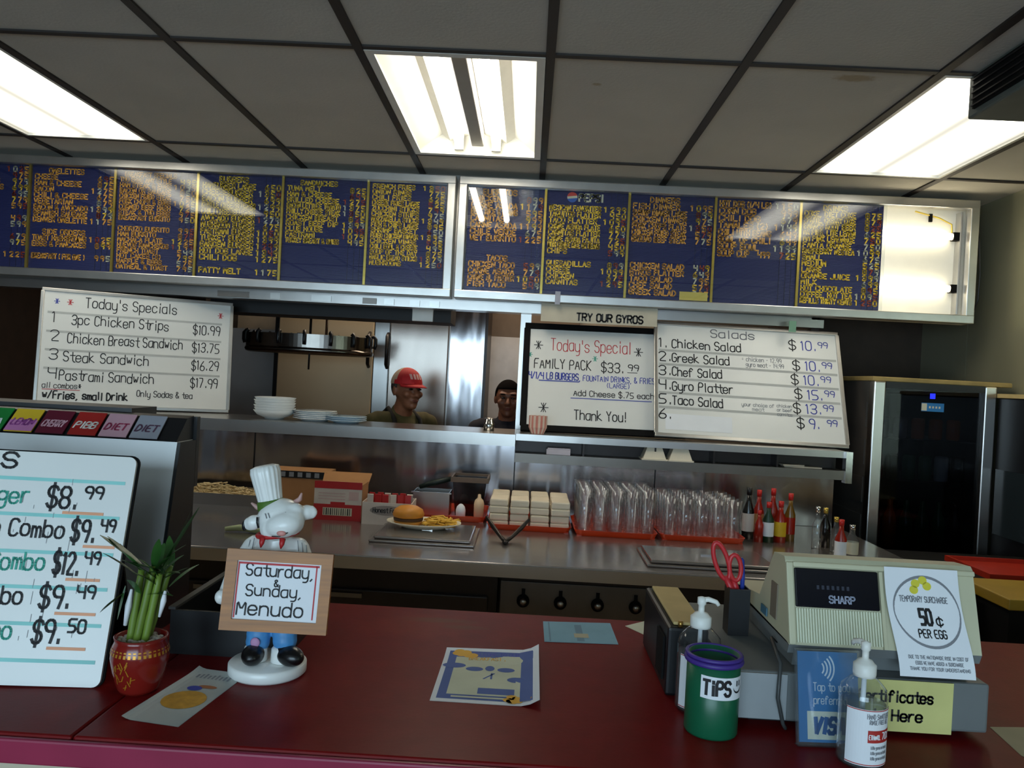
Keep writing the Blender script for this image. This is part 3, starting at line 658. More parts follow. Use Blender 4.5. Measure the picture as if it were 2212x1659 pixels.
b = MB(); b.box(.118, .135, -.01, .5, 0, 2.2); b.build('edge_trim', M_darksteel, r)
r = bpy.data.objects.new('door_2', None); COL.objects.link(r); r['kind'] = 'structure'; r.location = (-.14, 5.99, 0)
b = MB(); b.box(-.2, .5, -.05, 0, 1.86, 2.3, 0); b.box(-.2, .5, -.06, 0, .03, 1.859, 1); b.build('leaf', [mat('brown_panel', (112, 96, 80), .6), mat('pale_door', (206, 200, 194), .35)], r)
MB().box(-.185, -.165, -.1, -.06, 1.25, 1.42).build('handle', M_black, r)
b = MB(); b.box(XL+.05, -2.2, 5.3, 5.9, 0, 2.2)
tag(b.build('dark_cupboard', mat('dark_cupboard', (34, 28, 25), .6)), 'dark cupboard in the kitchen behind the left whiteboard', 'cupboard')
r = thing('extractor_hood', 'black extractor hood edge hanging above the pass window', 'hood', (-1.08, 4.3, 1.835))
b = MB(); b.box(-.68, .64, 0, .28, 0, .2, 0); b.build('canopy', mat('hood_black', (22, 20, 20), .6), r)
b = MB(); b.box(.43, .545, -.012, -.001, .0, .07, 0, .004); b.build('control_box', M_white, r)
b = MB(); b.box(-.69, .65, -.006, .285, .2, .74); b.build('duct', M_darksteel, r)
# oval hanging utensil rack
c = (-1.37, 4.9, 1.70)
r = thing('hanging_rack', 'oval steel hanging utensil rack with hooks in the kitchen', 'rack', c)
def oval(rx, ry, z, n=96): return [(rx*math.cos(2*PI*i/n), ry*math.sin(2*PI*i/n), z) for i in range(n)]
b = MB(); n = 96
for rx, ry, za, zb in ((.39, .26, -.03, .05),):
    o1 = oval(rx, ry, za); o2 = oval(rx, ry, zb); o3 = oval(rx-.008, ry-.008, zb); o4 = oval(rx-.008, ry-.008, za)
    vs = o1+o2+o3+o4; fs = []
    for i in range(n):
        j = (i+1) % n
        for q in range(4): fs.append([q*n+i, q*n+j, ((q+1) % 4)*n+j, ((q+1) % 4)*n+i])
    b.add(vs, fs, 0, False)
b.tube(oval(.378, .248, -.045), .019, 8, 0, True)
b.build('ring', mat('rack_steel', (120, 114, 108), .22, 1, var=.15, scale=8), r)
for k in range(16):
    a = 2*PI*k/16+.1; x, y = .395*math.cos(a), .265*math.sin(a)
    b = MB(); b.tube([(x*.97, y*.97, .055), (x*1.0, y*1.0, .065), (x*1.03, y*1.03, .05), (x*1.03, y*1.03, .01), (x*1.01, y*1.01, -.012)], .011, 6); b.build('hook', M_black, r)
for hx in (-.0, .165):
    MB().cyl((hx, -.25 if hx else 0, .05), (hx, -.25 if hx else 0, .875), .008, 0, 8).build('hanger_rod', M_black if not hx else M_chrome, r)
MB().cyl((0, 0, .05), (0, 0, -.16), .006, 0, 8).build('hanging_tool', M_black, r)
b = MB(); b.box(-.36, .36, -.012, .012, .045, .055); b.box(-.012, .012, -.24, .24, .045, .055); b.build('cross_bar', M_black, r)

# ---------------------------------------------------------------- people
M_skin = mat('skin', (142, 92, 66), .5, var=.06); M_skin2 = mat('skin_dark', (128, 82, 60), .5, var=.06)
M_lip = mat('lips', (116, 62, 52), .5); M_hair = mat('dark_hair', (16, 13, 12), .95, spec=.05); M_eye = mat('dark_eye', (18, 12, 10), .2)
def person(label, loc, rot, T, skin, shirt, hairm, lean=0., head_turn=0., bald=False):
    r = thing('person', label, 'person', loc, rot)
    hz = T-.115; sh = T-.285
    HR = Matrix.Translation((0, -lean, 0)) @ Matrix.Translation((0, .02, hz-.1)) @ Matrix.Rotation(head_turn, 4, 'Z') @ Matrix.Translation((0, -.02, -(hz-.1)))
    hp = lambda x, y, z: HR @ Vector((x, y, z+hz))
    P = []
    P += [('e', hp(0, .012, .022), (.074, .094, .09)), ('c', hp(0, -.02, -.03), .064, hp(0, -.035, -.07), .046), ('e', hp(0, -.066, -.092), (.024, .02, .018))]
    P += [('c', hp(0, -.083, .012), .010, hp(0, -.108, -.026), .0145), ('e', hp(-.014, -.094, -.032), .010), ('e', hp(.014, -.094, -.032), .010)]
    P += [('c', hp(-.045, -.066, .03), .015, hp(-.012, -.082, .028), .013), ('c', hp(.045, -.066, .03), .015, hp(.012, -.082, .028), .013)]
    P += [('e', hp(-.04, -.062, -.022), (.026, .022, .022)), ('e', hp(.04, -.062, -.022), (.026, .022, .022)), ('e', hp(0, -.078, -.058), (.028, .014, .013))]
    for s in (-1, 1): P += [('e', hp(s*.077, .016, -.004), (.011, .021, .032))]
    P += [('c', hp(0, .018, -.07), .056, (0, .03-lean*.5, sh+.01), .062)]
    P += [('c', (-.16, .03-lean*.5, sh-.02), .055, (.16, .03-lean*.5, sh-.02), .055), ('e', (0, .03-lean*.4, sh-.14), (.165, .108, .17)), ('e', (0, .02, sh-.36), (.15, .105, .16)), ('e', (0, .03, .5*T+.02), (.165, .12, .12))]
    fingers = []
    for s in (-1, 1):
        S = (s*.185, .03-lean*.5, sh-.03); E = (s*.235, .01, sh-.29); Wp = (s*.13, -.2, sh-.33)
        P += [('c', S, .05, E, .04), ('c', E, .04, Wp, .027), ('e', (s*.115, -.255, sh-.335), (.036, .048, .014))]
        for k in range(4):
            fx = s*(.09+.019*k); L = (.062, .074, .07, .055)[k]
            P += [('c', (fx, -.29, sh-.334), .0085, (fx, -.29-L*.5, sh-.336), .008), ('c', (fx, -.29-L*.5, sh-.336), .008, (fx, -.29-L*.85, sh-.352), .007)]
        P += [('c', (s*.085, -.225, sh-.336), .011, (s*.058, -.262, sh-.342), .009), ('c', (s*.058, -.262, sh-.342), .009, (s*.052, -.295, sh-.35), .008)]
        P += [('c', (s*.088, .03, .5*T), .085, (s*.095, .015, .275*T), .058), ('c', (s*.095, .015, .275*T), .056, (s*.1, .04, .07), .038), ('c', (s*.1, .05, .045), .042, (s*.11, -.12, .035), .034)]
    vs, fs = blob(P, .0075, 3)
    b = MB(); b.add(vs, fs, 0, True)
    for s in (-1, 1):
        b.ell(hp(s*.030, -.083, .008), (.013, .006, .006), 1, 12, 8); b.ell(hp(s*.031, -.088, .030), (.019, .006, .0045), 2, 12, 8)
    b.ell(hp(0, -.092, -.056), (.022, .006, .004), 3, 12, 8); b.ell(hp(0, -.09, -.064), (.018, .006, .005), 3, 12, 8)
    b.build('body', [skin, M_eye, hairm, M_lip], r)
    Q = [('c', (-.15, .03-lean*.5, sh-.02), .064, (.15, .03-lean*.5, sh-.02), .064), ('e', (0, .03-lean*.4, sh-.14), (.176, .119, .175)), ('e', (0, .02, sh-.36), (.163, .118, .16)), ('e', (0, .03, .5*T+.05), (.176, .13, .10)), ('c', (0, .03-lean*.5, sh+.0), .07, (0, .035-lean*.5, sh+.035), .064)]
    for s in (-1, 1): Q.append(('c', (s*.185, .03-lean*.5, sh-.03), .061, (s*.222, .015, sh-.21), .056))
    vs, fs = blob(Q, .0085, 4); b = MB(); b.add(vs, fs, 0, True); b.build('shirt', shirt, r)
    Q = []
    for s in (-1, 1): Q += [('c', (s*.088, .03, .5*T-.02), .096, (s*.095, .015, .275*T), .07), ('c', (s*.095, .015, .275*T), .068, (s*.1, .04, .1), .055)]
    Q += [('e', (0, .03, .5*T), (.174, .128, .09))]
    vs, fs = blob(Q, .01, 4); b = MB(); b.add(vs, fs, 0, True); b.build('trousers', mat('dark_trousers', (30, 30, 36), .8), r)
    # hair: dome with a hairline
    me = MB(); me.ell((0, 0, 0), (.083, .103, .100), 0, 36, 30)
    b = MB(); keep = []
    for f in me.f:
        c = sum((me.v[i] for i in f), Vector())/len(f)
        if c.z > (.040 if c.y < -.04 else (.018 if c.y < -.01 else (-.01 if c.y < .03 else -.06))): keep.append(f)
    vs = [HR @ (v+Vector((0, .014, hz+.024))) for v in me.v]; b.add(vs, keep, 0, True); h = b.build('hair', hairm, r)
    m = h.modifiers.new('thick', 'SOLIDIFY'); m.thickness = .006
    return r, HR, hz
M_olive = mat('olive_shirt', (74, 68, 36), .9, var=.15, scale=20)
M_apron = mat('dark_apron', (24, 24, 20), .9)
p1, HR1, hz1 = person('person in an olive shirt and red cap looking down behind the pass shelf', (-.74, 4.68, 0), math.radians(38), 1.565, M_skin, M_olive, mat('grey_hair', (60, 54, 50), .7), lean=.05, head_turn=math.radians(4))
# cap
b = MB(); t = MB(); t.ell((0, 0, 0), (.086, .108, .098), 0, 32, 24)
ks = []; mi = []
for f in t.f:
    c = sum((t.v[i] for i in f), Vector())/len(f)
    if c.z > -.002: b.add([HR1 @ (t.v[i]+Vector((0, .012, hz1+.036))) for i in f], [list(range(len(f)))], 0 if c.y < -.01 else 1, True)
for q in range(4): 
    x = -.035+.02*q
    for z0, z1 in ((.03, .06),):
        pts = []
        for xx, zz in ((x, z0), (x+.013, z0), (x+.013, z1), (x, z1)):
            yy = -.110*math.sqrt(max(0, 1-(xx/.088)**2-(zz/.1)**2)); pts.append(HR1 @ Vector((xx, yy+.012, zz+hz1+.036)))
        b.add(pts, [[0, 1, 2, 3]], 2)
capo = b.build('cap', [mat('cap_red', (196, 32, 38), .7), mat('cap_mesh', (188, 164, 140), .8), mat('cap_logo', (226, 176, 170), .7)], p1)
b = MB(); n = 16; up = []; 
for i in range(n+1):
    a = -1.15+2.3*i/n; up.append((.086*math.sin(a), -.108*math.cos(a)+.012)); 
ou = [(x*1.02, y*1.0-.07*math.cos((-1.15+2.3*i/n)*1.2)) for i, (x, y) in enumerate(up)]
vs = [HR1 @ Vector((x, y, hz1+.037)) for x, y in up]+[HR1 @ Vector((x, y, hz1+.022-.2*x*x)) for x, y in ou]
b.add(vs, [[i, n+1+i, n+2+i, i+1] for i in range(n)], 0, True); o = b.build('brim', MATS['cap_red'], capo); md = o.modifiers.new('t', 'SOLIDIFY'); md.thickness = .004
b = MB(); sh = 1.565-.285
for s in (-1, 1): b.tube([(s*.07, .09, sh+.03), (s*.075, .03, sh+.06), (s*.085, -.07, sh+.0), (s*.085, -.112, sh-.12), (s*.1, -.125, sh-.22)], .013, 6)
b.box(-.13, .13, -.135, -.125, sh-.7, sh-.2); b.build('apron', M_apron, p1)
p2, _, _ = person('person with short dark hair in a navy shirt standing by the post', (-.125, 5.0, 0), math.radians(2), 1.535, M_skin2, mat('navy_shirt', (24, 26, 38), .9), M_hair)

# ---------------------------------------------------------------- crockery on the pass shelf
M_plate = mat('white_china', (214, 220, 222), .3, var=.02); M_plateb = mat('blue_china', (168, 190, 205), .3, var=.02)
SZ = 1.293
def bowl(loc, rr_=.092, m=M_plate, lab='', grp=None):
    b = MB(); b.lathe([(0, 0), (.045, 0), (.047, .006), (rr_*.82, .02), (rr_, .042), (rr_-.004, .043), (rr_*.8, .024), (0, .009)], seg=36); return tag(b.build('bowl', m, loc=loc), lab, 'bowl', grp)
names = ('bottom', 'second', 'third', 'fourth', 'fifth', 'sixth', 'topmost')
q = D(593, 890, 3.84)
for k in range(6): bowl((q.x+.002*(k % 2), 3.84, SZ+.0005+k*.0125), .1-.001*(k % 2), M_plate, 'white bowl, %s of the tall stack left on the pass shelf' % (('bottom', 'second lowest', 'third lowest', 'third highest', 'second highest', 'topmost')[k]), 'bowls stacked on the pass shelf')
def plate(loc, rr_, m, lab, grp):
    b = MB(); b.lathe([(0, 0), (rr_*.6, 0), (rr_*.62, .004), (rr_, .014), (rr_, .017), (rr_*.6, .008), (0, .006)], seg=40); return tag(b.build('plate', m, loc=loc), lab, 'plate', grp)
q = D(680, 900, 3.86)
for k in range(5): plate((q.x+.004*(k % 2), 3.86, SZ+.0005+k*.0085), .105, M_plate, 'white plate, %s of the middle stack on the pass shelf' % (('bottom', 'second lowest', 'middle', 'second highest', 'topmost')[k]), 'plates stacked on the pass shelf')
q = D(748, 903, 3.83)
for k in range(3): plate((q.x, 3.83, SZ+.0005+k*.0085), .098, M_plateb, 'pale blue plate, %s of the low stack beside the person in the cap' % (('bottom', 'middle', 'topmost')[k]), 'blue plates on the pass shelf')
q = D(1056, 925, 3.85)
b = MB(); b.lathe([(0, 0), (.026, 0), (.027, .035), (.022, .04), (.022, .055), (.018, .06), (0, .062)], seg=24); 
tag(b.build('shaker', M_chrome, loc=(q.x, 3.85, SZ)), 'small round steel shaker on the pass shelf before the dark haired person', 'shaker')
# takeout boxes and papers on the right lower shelf
RZ = 1.2105
def takeout(loc, lab):
    b = MB(); w, d = .055, .05
    b.add([(-w, -d, 0), (w, -d, 0), (w, d, 0), (-w, d, 0), (-w*.62, -d*.7, .058), (w*.62, -d*.7, .058), (w*.62, d*.7, .058), (-w*.62, d*.7, .058)], [[3, 2, 1, 0], [4, 5, 6, 7], [0, 1, 5, 4], [1, 2, 6, 5], [2, 3, 7, 6], [3, 0, 4, 7]])
    b.box(-w-.004, w+.004, -d-.004, d+.004, -.0005, .006); return tag(b.build('takeout_box', mat('foam_white', (226, 214, 192), .7, var=.03), loc=loc), lab, 'box', 'foam boxes on the lower shelf')
takeout((D(1410, 1000, 3.70).x, 3.7, RZ), 'white foam box on the lower shelf, left one of two'); takeout((D(1466, 1000, 3.70).x, 3.7, RZ), 'white foam box on the lower shelf, right one of two')
b = MB(); b.box(-.055, .055, -.03, .03, 0, .024, 0); b.box(-.05, .055, -.028, .03, .0245, .03, 0)
tag(b.build('paper_pad', mat('lilac_paper', (206, 196, 204), .8), loc=(D(1205, 985, 3.7).x, 3.69, RZ)), 'pale paper pad on the lower shelf under the black framed board', 'pad')
for k, (px, w, lab) in enumerate(((1708, .05, 'upper slip of pale paper lying on the right end of the lower shelf'), (1730, .085, 'lower slip of pale paper lying on the right end of the lower shelf'))):
    b = MB(); b.box(-w, w, -.03, .03, 0, .006); o = tag(b.build('paper_slip', mat('slip_paper', (176, 168, 150), .8), loc=(D(px, 1020, 3.7).x, 3.70+.0*k, RZ+(.0065 if k == 0 else 0))), lab, 'paper'); o.rotation_euler = (0, 0, .1 if k == 0 else -.05)
# striped paper sleeve at the lower left corner of the framed board
q = D(1162, 915, 3.72)
b = MB(); n = 24
def slv(r0, r1, z0, z1):
    for i in range(n):
        a0, a1 = 2*PI*i/n, 2*PI*(i+1)/n
        b.add([(r0*math.cos(a0), r0*.6*math.sin(a0), z0), (r0*math.cos(a1), r0*.6*math.sin(a1), z0), (r1*math.cos(a1), r1*.6*math.sin(a1), z1), (r1*math.cos(a0), r1*.6*math.sin(a0), z1)], [[0, 1, 2, 3]], i % 2)
slv(.03, .043, 0, .03); slv(.043, .043, .03, .085); b.add([(.03*math.cos(2*PI*i/n), .018*math.sin(2*PI*i/n), 0.001) for i in range(n)], [list(range(n))], 0)
tag(b.build('paper_sleeve', [mat('sleeve_cream', (222, 196, 176), .7), mat('sleeve_red', (206, 128, 112), .7)], loc=(q.x, 3.72, 1.2985)), 'red and white striped paper sleeve at the corner of the black framed board', 'paper cup')

# ================================================================ THINGS ON THE WORK COUNTER
def tray(name, x0, x1, y0, y1, lab):
    r = thing(name, lab, 'tray', ((x0+x1)/2, (y0+y1)/2, WZ), 0, 'orange trays on the work counter'); w, d = (x1-x0)/2, (y1-y0)/2
    b = MB(); b.box(-w+.012, w-.012, -d+.012, d-.012, 0, .004)
    R0 = rr(2*w-.024, 2*d-.024, .02, 4); R1 = rr(2*w, 2*d, .03, 4); n = len(R0)
    A = [(x-w+.012, y-d+.012, 0) for x, y in R0]; B = [(x-w, y-d, .024) for x, y in R1]; C = [(x*.985, y*.985, .024) for x, y, z in B]; Dd = [(x, y, .004) for x, y, z in A]
    vs = A+B+C+Dd; fs = []
    for i in range(n):
        j = (i+1) % n
        for q in range(3): fs.append([q*n+i, q*n+j, (q+1)*n+j, (q+1)*n+i])
    b.add(vs, fs, 0, False); b.build('tray', M_orange, r); return r
tray('serving_tray', -.50, -.15, 3.36, 3.70, 'orange tray holding small bottles and a pan behind the burger plate')
tray('serving_tray', -.142, .208, 3.23, 3.58, 'orange tray loaded with folded white napkin bundles')
tray('serving_tray', .216, .556, 3.20, 3.56, 'orange tray of tall clear tumblers left of the shorter tumblers')
tray('serving_tray', .564, .912, 3.21, 3.57, 'orange tray of short clear tumblers at the right end')
TZ = WZ+.0045
# napkin bundles
M_nap = mat('napkin_white', (228, 214, 190), .85, var=.04, bump=.3, bscale=60)
cols_ = ('leftmost', 'second', 'third', 'rightmost')
for c in range(4):
    for l in range(2):
        for rw in range(2):
            b = MB(); w = .039; hh = .058; 
            b.box(-w, w, -.07, .07, 0, hh*.5, 0, .006); b.box(-w+.001, w-.001, -.069, .068, hh*.5, hh, 0, .006)
            lab = 'white napkin bundle, %s column, %s layer, %s row on the orange tray' % (cols_[c], ('lower', 'upper')[l], ('front', 'back')[rw])
            o = tag(b.build('napkin_bundle', M_nap, loc=(-.142+.048+c*.0845, 3.325+rw*.155+.004*((c+l) % 2), TZ+l*.0595+.0005)), lab, 'napkins', 'napkin bundles on the orange tray'); o.rotation_euler = (0, 0, random.uniform(-.02, .02))
def tumbler(h, r0, r1):
    b = MB(); n = 20; b.lathe([(0, 0), (r0, 0), (r1, h), (r1-.002, h), (r0-.003, .008), (0, .008)], seg=n); return b
tt = None
for i in range(5):
    for j in range(5):
        loc = (.216+.04+i*.065, 3.24+j*.066, TZ)
        if tt is None: tt = tumbler(.185, .026, .031).build('tumbler', M_clear); tag(tt, 'tall clear plastic tumbler standing on the left tumbler tray', 'tumbler', 'tall tumblers'); o = tt
        else: o = tt.copy(); COL.objects.link(o)
        o.location = loc; o.rotation_euler = (0, 0, random.uniform(0, 1))
ts = None
for i in range(5):
    for j in range(5):
        loc = (.564+.044+i*.065, 3.25+j*.066, TZ)
        if ts is None: ts = tumbler(.165, .025, .031).build('tumbler', M_clear); tag(ts, 'short clear plastic tumbler standing on the right tumbler tray', 'tumbler', 'short tumblers'); o = ts
        else: o = ts.copy(); COL.objects.link(o)
        o.location = loc; o.rotation_euler = (0, 0, random.uniform(0, 1))
# cartons
M_card = mat('cardboard', (166, 118, 74), .8, var=.08); M_cartonw = mat('carton_white', (206, 196, 186), .6); M_cartonr = mat('carton_red', (176, 26, 28), .5)
r = thing('carton', 'red and white open carton standing left of the low packet box', 'carton', (-.757, 3.24, WZ), .02)
b = MB(); w = .098
b.box(-w, w, 0, .13, 0, .13, 0); b.box(-w, w, 0, .001, .13, .16, 0)
b.add([(-w, -.001, .0), (w, -.001, 0), (w, -.001, .066), (-w, -.001, .066)], [[0, 1, 2, 3]], 1); b.rect(-w, w, .13, .16, -.001, 1); b.rect(-.03, .03, .066, .076, -.001, 1)
b.rect(-.06, .06, .02, .052, -.0015, 2)
for k in range(13): b.rect(-.056+k*.0088, -.056+k*.0088+random.uniform(.002, .005), .022, .050, -.002, 3)
for k in range(3): b.rect(-.08, .03, .085+k*.012, .089+k*.012, -.001, 4)
b.rect(.045, .085, .085, .12, -.001, 4)
b.build('box', [M_cartonw, M_cartonr, M_letw, M_ink, mat('carton_pink', (196, 168, 164), .6)], r)
b = MB(); b.M = Matrix.Translation((0, .13, .13)); b.add([(-w, 0, 0), (w, 0, 0), (w+.005, .06, .045), (-w-.005, .06, .045), (-w, 0, .002), (w, 0, .002), (w+.005, .06, .047), (-w-.005, .06, .047)], [[0, 1, 2, 3], [4, 5, 6, 7], [2, 3, 7, 6]]); b.build('flap', M_card, r)
b = MB(); b.box(w, w+.002, 0, .13, .0, .15); b.build('side_flap', M_card, r)
r = thing('packet_box', 'low white box with dark lettering full of red packets', 'box', (-.547, 3.20, WZ), .02)
b = MB(); w = .1; t = .003
b.box(-w, w, 0, t, 0, .09); b.box(-w, w, .16-t, .16, 0, .09); b.box(-w, -w+t, t, .16-t, 0, .09); b.box(w-t, w, t, .16-t, 0, .09); b.box(-w+t, w-t, t, .16-t, 0, .05)
pts = [(.068*math.cos(2*PI*i/28), .02*math.sin(2*PI*i/28)+.058) for i in range(28)]
b.plate(pts, -.0012, -.0002, 1); b.text("Honest Farm", 0, .050, .019, .003, 2, width=.11, align='C', y=-.002)
b.build('box', [M_cartonw, mat('carton_oval', (150, 140, 134), .6), M_ink], r)
k = 0
for i in range(6):
    for j in range(2):
        b = MB(); b.box(-.012, .012, -.004, .004, 0, .065); o = b.build('packet', [M_cartonr, M_cartonw][(i+j) % 3 == 0], loc=(-.624+i*.031, 3.25+j*.05, WZ+.0515))
        o.rotation_euler = (random.uniform(-.25, .25), 0, random.uniform(-.4, .4)); tag(o, '%s packet standing in the low white box, %s of the %s row' % (('red', 'white')[(i+j) % 3 == 0], ('first', 'second', 'third', 'fourth', 'fifth', 'last')[i], ('front', 'back')[j]), 'packet', 'packets in the box')
b = MB(); b.box(-.13, .13, 0, .15, 0, .17, 0); b.box(-.13, .13, -.002, 0, .14, .17, 1)
for q in range(6): b.box(-.11+q*.037, -.09+q*.037, -.004, -.002, .145, .165, 2)
tag(b.build('brown_carton', [M_card, M_black, M_greyink], loc=(-.98, 3.42, WZ)), 'brown cardboard carton standing behind the cow chef figurine', 'carton')
# shredded food pan
r = thing('food_pan', 'long steel pan of shredded food at the left of the work counter', 'pan', (-1.49, 3.55, WZ))
b = MB(); w, d = .36, .11; b.box(-w, w, -d, d, 0, .003)
for s in (-1, 1): b.box(-w, w, *sorted((s*d, s*(d-.004))), .003, .05); b.box(*sorted((s*w, s*(w-.004))), -d+.004, d-.004, .003, .05)
b.build('pan', M_steel, r)
b = MB(); random.seed(3)
for k in range(700):
    x, y = random.uniform(-w+.03, w-.03), random.uniform(-d+.02, d-.02); z = .03+.05*(1-(y/d)**2)*random.uniform(.4, 1)*(.7+.3*math.sin(x*16)); a = random.uniform(0, PI); l = random.uniform(.012, .024)
    b.tube([(x-math.cos(a)*l, y-math.sin(a)*l*.6, z), (x+math.cos(a)*l, y+math.sin(a)*l*.6, z+random.uniform(-.008, .008))], .003, 4)
b.box(-w+.006, w-.006, -d+.006, d-.006, .004, .04); o = b.build('shredded_food', mat('shredded_food', (206, 184, 140), .7, var=.2, scale=80), r); o['kind'] = 'stuff'
random.seed(11)
b = MB(); b.tube([(0, 0, .01), (.05, .01, .016), (.12, .0, .012), (.17, .01, .01)], [.008, .012, .012, .008], 8); tag(b.build('cloth_strip', mat('pale_green', (166, 180, 140), .8), loc=(-1.09, 2.9, WZ)), 'pale green strip lying on the steel counter left of the figurine', 'cloth')
# burger plate
r = thing('burger_plate', 'oval white plate with burger and fries on the steel counter', 'plate of food', (-.378, 3.08, WZ+.0235))
b = MB(); b.lathe([(0, 0), (.085, 0), (.09, .004), (.145, .02), (.145, .024), (.09, .01), (0, .008)], seg=48, sy=.68); b.build('plate', mat('cream_plate', (232, 222, 200), .35), r)
bu = MB(); bu.M = Matrix.Translation((-.062, 0, .01)); bu.lathe([(0, 0), (.052, 0), (.056, .01), (.054, .016), (0, .016)], seg=28); bb = bu.build('bun', mat('bun', (196, 132, 48), .55, var=.12), r)
bu = MB(); bu.M = Matrix.Translation((-.062, 0, .026)); bu.lathe([(0, 0), (.057, 0), (.058, .008), (.054, .013), (0, .013)], seg=28); bu.build('patty', mat('patty', (78, 50, 28), .7, var=.2), r)
bu = MB(); bu.M = Matrix.Translation((-.062, 0, .039)); bu.lathe([(0, 0), (.058, 0), (.062, .01), (.055, .028), (.035, .04), (0, .044)], seg=28); bu.build('bun_top', mat('bun_top', (206, 134, 40), .5, var=.12), r)
b = MB()
for k in range(60):
    a = random.uniform(0, PI); x, y = random.uniform(.01, .115), random.uniform(-.05, .05); z = .012+.026*random.random()*(1-(x-.06)**2/.006)
    dx, dy = .026*math.cos(a), .02*math.sin(a); b.tube([(x-dx, y-dy, max(.012, z)), (x+dx, y+dy, max(.012, z+random.uniform(-.006, .008)))], .0038, 4)
o = b.build('french_fries', mat('fries', (222, 172, 60), .6, var=.15), r); o['kind'] = 'stuff'
# flat lids
def flat_tray(x0, x1, y0, y1, lab):
    r = thing('metal_tray', lab, 'tray', ((x0+x1)/2, (y0+y1)/2, WZ)); w, d = (x1-x0)/2, (y1-y0)/2
    b = MB(); b.box(-w, w, -d, d, 0, .010, 0, .004); b.box(-w+.015, w-.015, -d+.015, d-.015, .0105, .022, 0, .005); b.build('tray', M_ctop, r)
    b = MB(); b.tube([(-.05, 0, .022), (-.045, 0, .03), (.045, 0, .03), (.05, 0, .022)], .005, 8) if w > .3 else b.box(-.02, .02, -.004, .004, .022, .026)
    b.build('handle', M_chrome, r)
flat_tray(-.55, -.165, 2.86, 3.20, 'flat steel tray lying under the burger plate'); flat_tray(.44, .90, 2.72, 3.0, 'flat steel tray lying in front of the tumbler trays')
# tongs
b = MB()
for tx, ty in ((-.085, .20), (.085, .18)):
    b.tube([(0, 0, .008), (tx*.25, ty*.3, .014), (tx*.65, ty*.75, .035), (tx, ty, .062)], [.008, .007, .009, .006], 8)
b.tube([(-.006, -.012, .008), (0, -.02, .008), (.006, -.012, .008)], .008, 8)
tag(b.build('tongs', M_darksteel, loc=(-.055, 2.97, WZ)), 'open steel tongs lying on the counter before the napkin tray', 'tongs')
# small steel pan with dark-handled spatula
r = thing('steel_pan', 'small steel pan behind the burger plate', 'pan', (-.40, 3.53, TZ))
b = MB(); b.box(-.08, .08, -.06, .06, 0, .004)
for s in (-1, 1): b.box(-.08, .08, *sorted((s*.06, s*.057)), .004, .10); b.box(*sorted((s*.08, s*.077)), -.057, .057, .004, .10)
b.box(-.088, .088, -.068, -.06, .094, .10); b.build('pan', M_steel, r)
b = MB(); b.tube([(0, 0, 0), (.06, -.01, .022), (.14, -.01, .045)], [.010, .014, .011], 8); tag(b.build('spatula_handle', mat('dark_green_plastic', (18, 34, 30), .5), loc=(-.46, 3.53, TZ+.112)), 'dark green handled spatula resting across the small steel pan', 'spatula')
r = thing('food_container', 'clear square container with brown rim behind the small bottles', 'container', (-.235, 3.55, TZ))
b = MB(); w = .075
b.add([(-w*.78, -w*.78, 0), (w*.78, -w*.78, 0), (w*.78, w*.78, 0), (-w*.78, w*.78, 0), (-w, -w, .16), (w, -w, .16), (w, w, .16), (-w, w, .16)], [[3, 2, 1, 0], [0, 1, 5, 4], [1, 2, 6, 5], [2, 3, 7, 6], [3, 0, 4, 7]]); b.build('tub', clear('smoke_plastic', (150, 140, 140), .1), r)
b = MB()
for s in (-1, 1): b.box(-w-.008, w+.008, *sorted((s*w, s*(w+.008))), .15, .172); b.box(*sorted((s*w, s*(w+.008))), -w, w, .15, .172)
b.build('rim', mat('brown_rim', (104, 82, 62), .5), r)
b = MB(); b.lathe([(0, 0), (.02, 0), (.021, .04), (.017, .055), (.008, .065), (0, .068)], seg=20); tag(b.build('shaker', M_paper, loc=(-.262, 3.40, TZ)), 'small white salt shaker before the clear container', 'shaker')
b = MB(); b.lathe([(0, 0), (.021, 0), (.022, .07), (.018, .085), (.008, .095), (.006, .11), (0, .112)], seg=20); tag(b.build('squeeze_bottle', mat('cream_bottle', (226, 196, 160), .5), loc=(-.185, 3.41, TZ)), 'cream squeeze bottle beside the white salt shaker', 'bottle')
# bottles at the right end
def bottle(px, y, h, rad, body, capm, labm, lab, lz=(.15, .5), neck=.55):
    r = thing('sauce_bottle', lab, 'bottle', (px, y, WZ), 0, 'bottles at the right end of the work counter')
    b = MB(); b.lathe([(0, 0), (rad, 0), (rad, h*neck), (rad*.45, h*(neck+.18)), (rad*.38, h*.88), (0, h*.88)], seg=20); b.build('glass', body, r)
    b = MB(); b.lathe([(rad*.44, h*.86), (rad*.46, h*1.0), (0, h)], seg=16); b.build('cap', capm, r)
    if labm: b = MB(); b.lathe([(rad*1.02, h*lz[0]), (rad*1.02, h*lz[1])], seg=20, cap=False); b.build('label', labm, r)
    return r
M_hot = mat('hot_sauce', (150, 30, 14), .25); M_drk = mat('dark_bottle', (20, 18, 16), .2); M_grn = mat('green_cap', (24, 56, 34), .4); M_yel = mat('yellow_label', (214, 172, 24), .6); M_amb = mat('amber_oil', (112, 78, 20), .2)
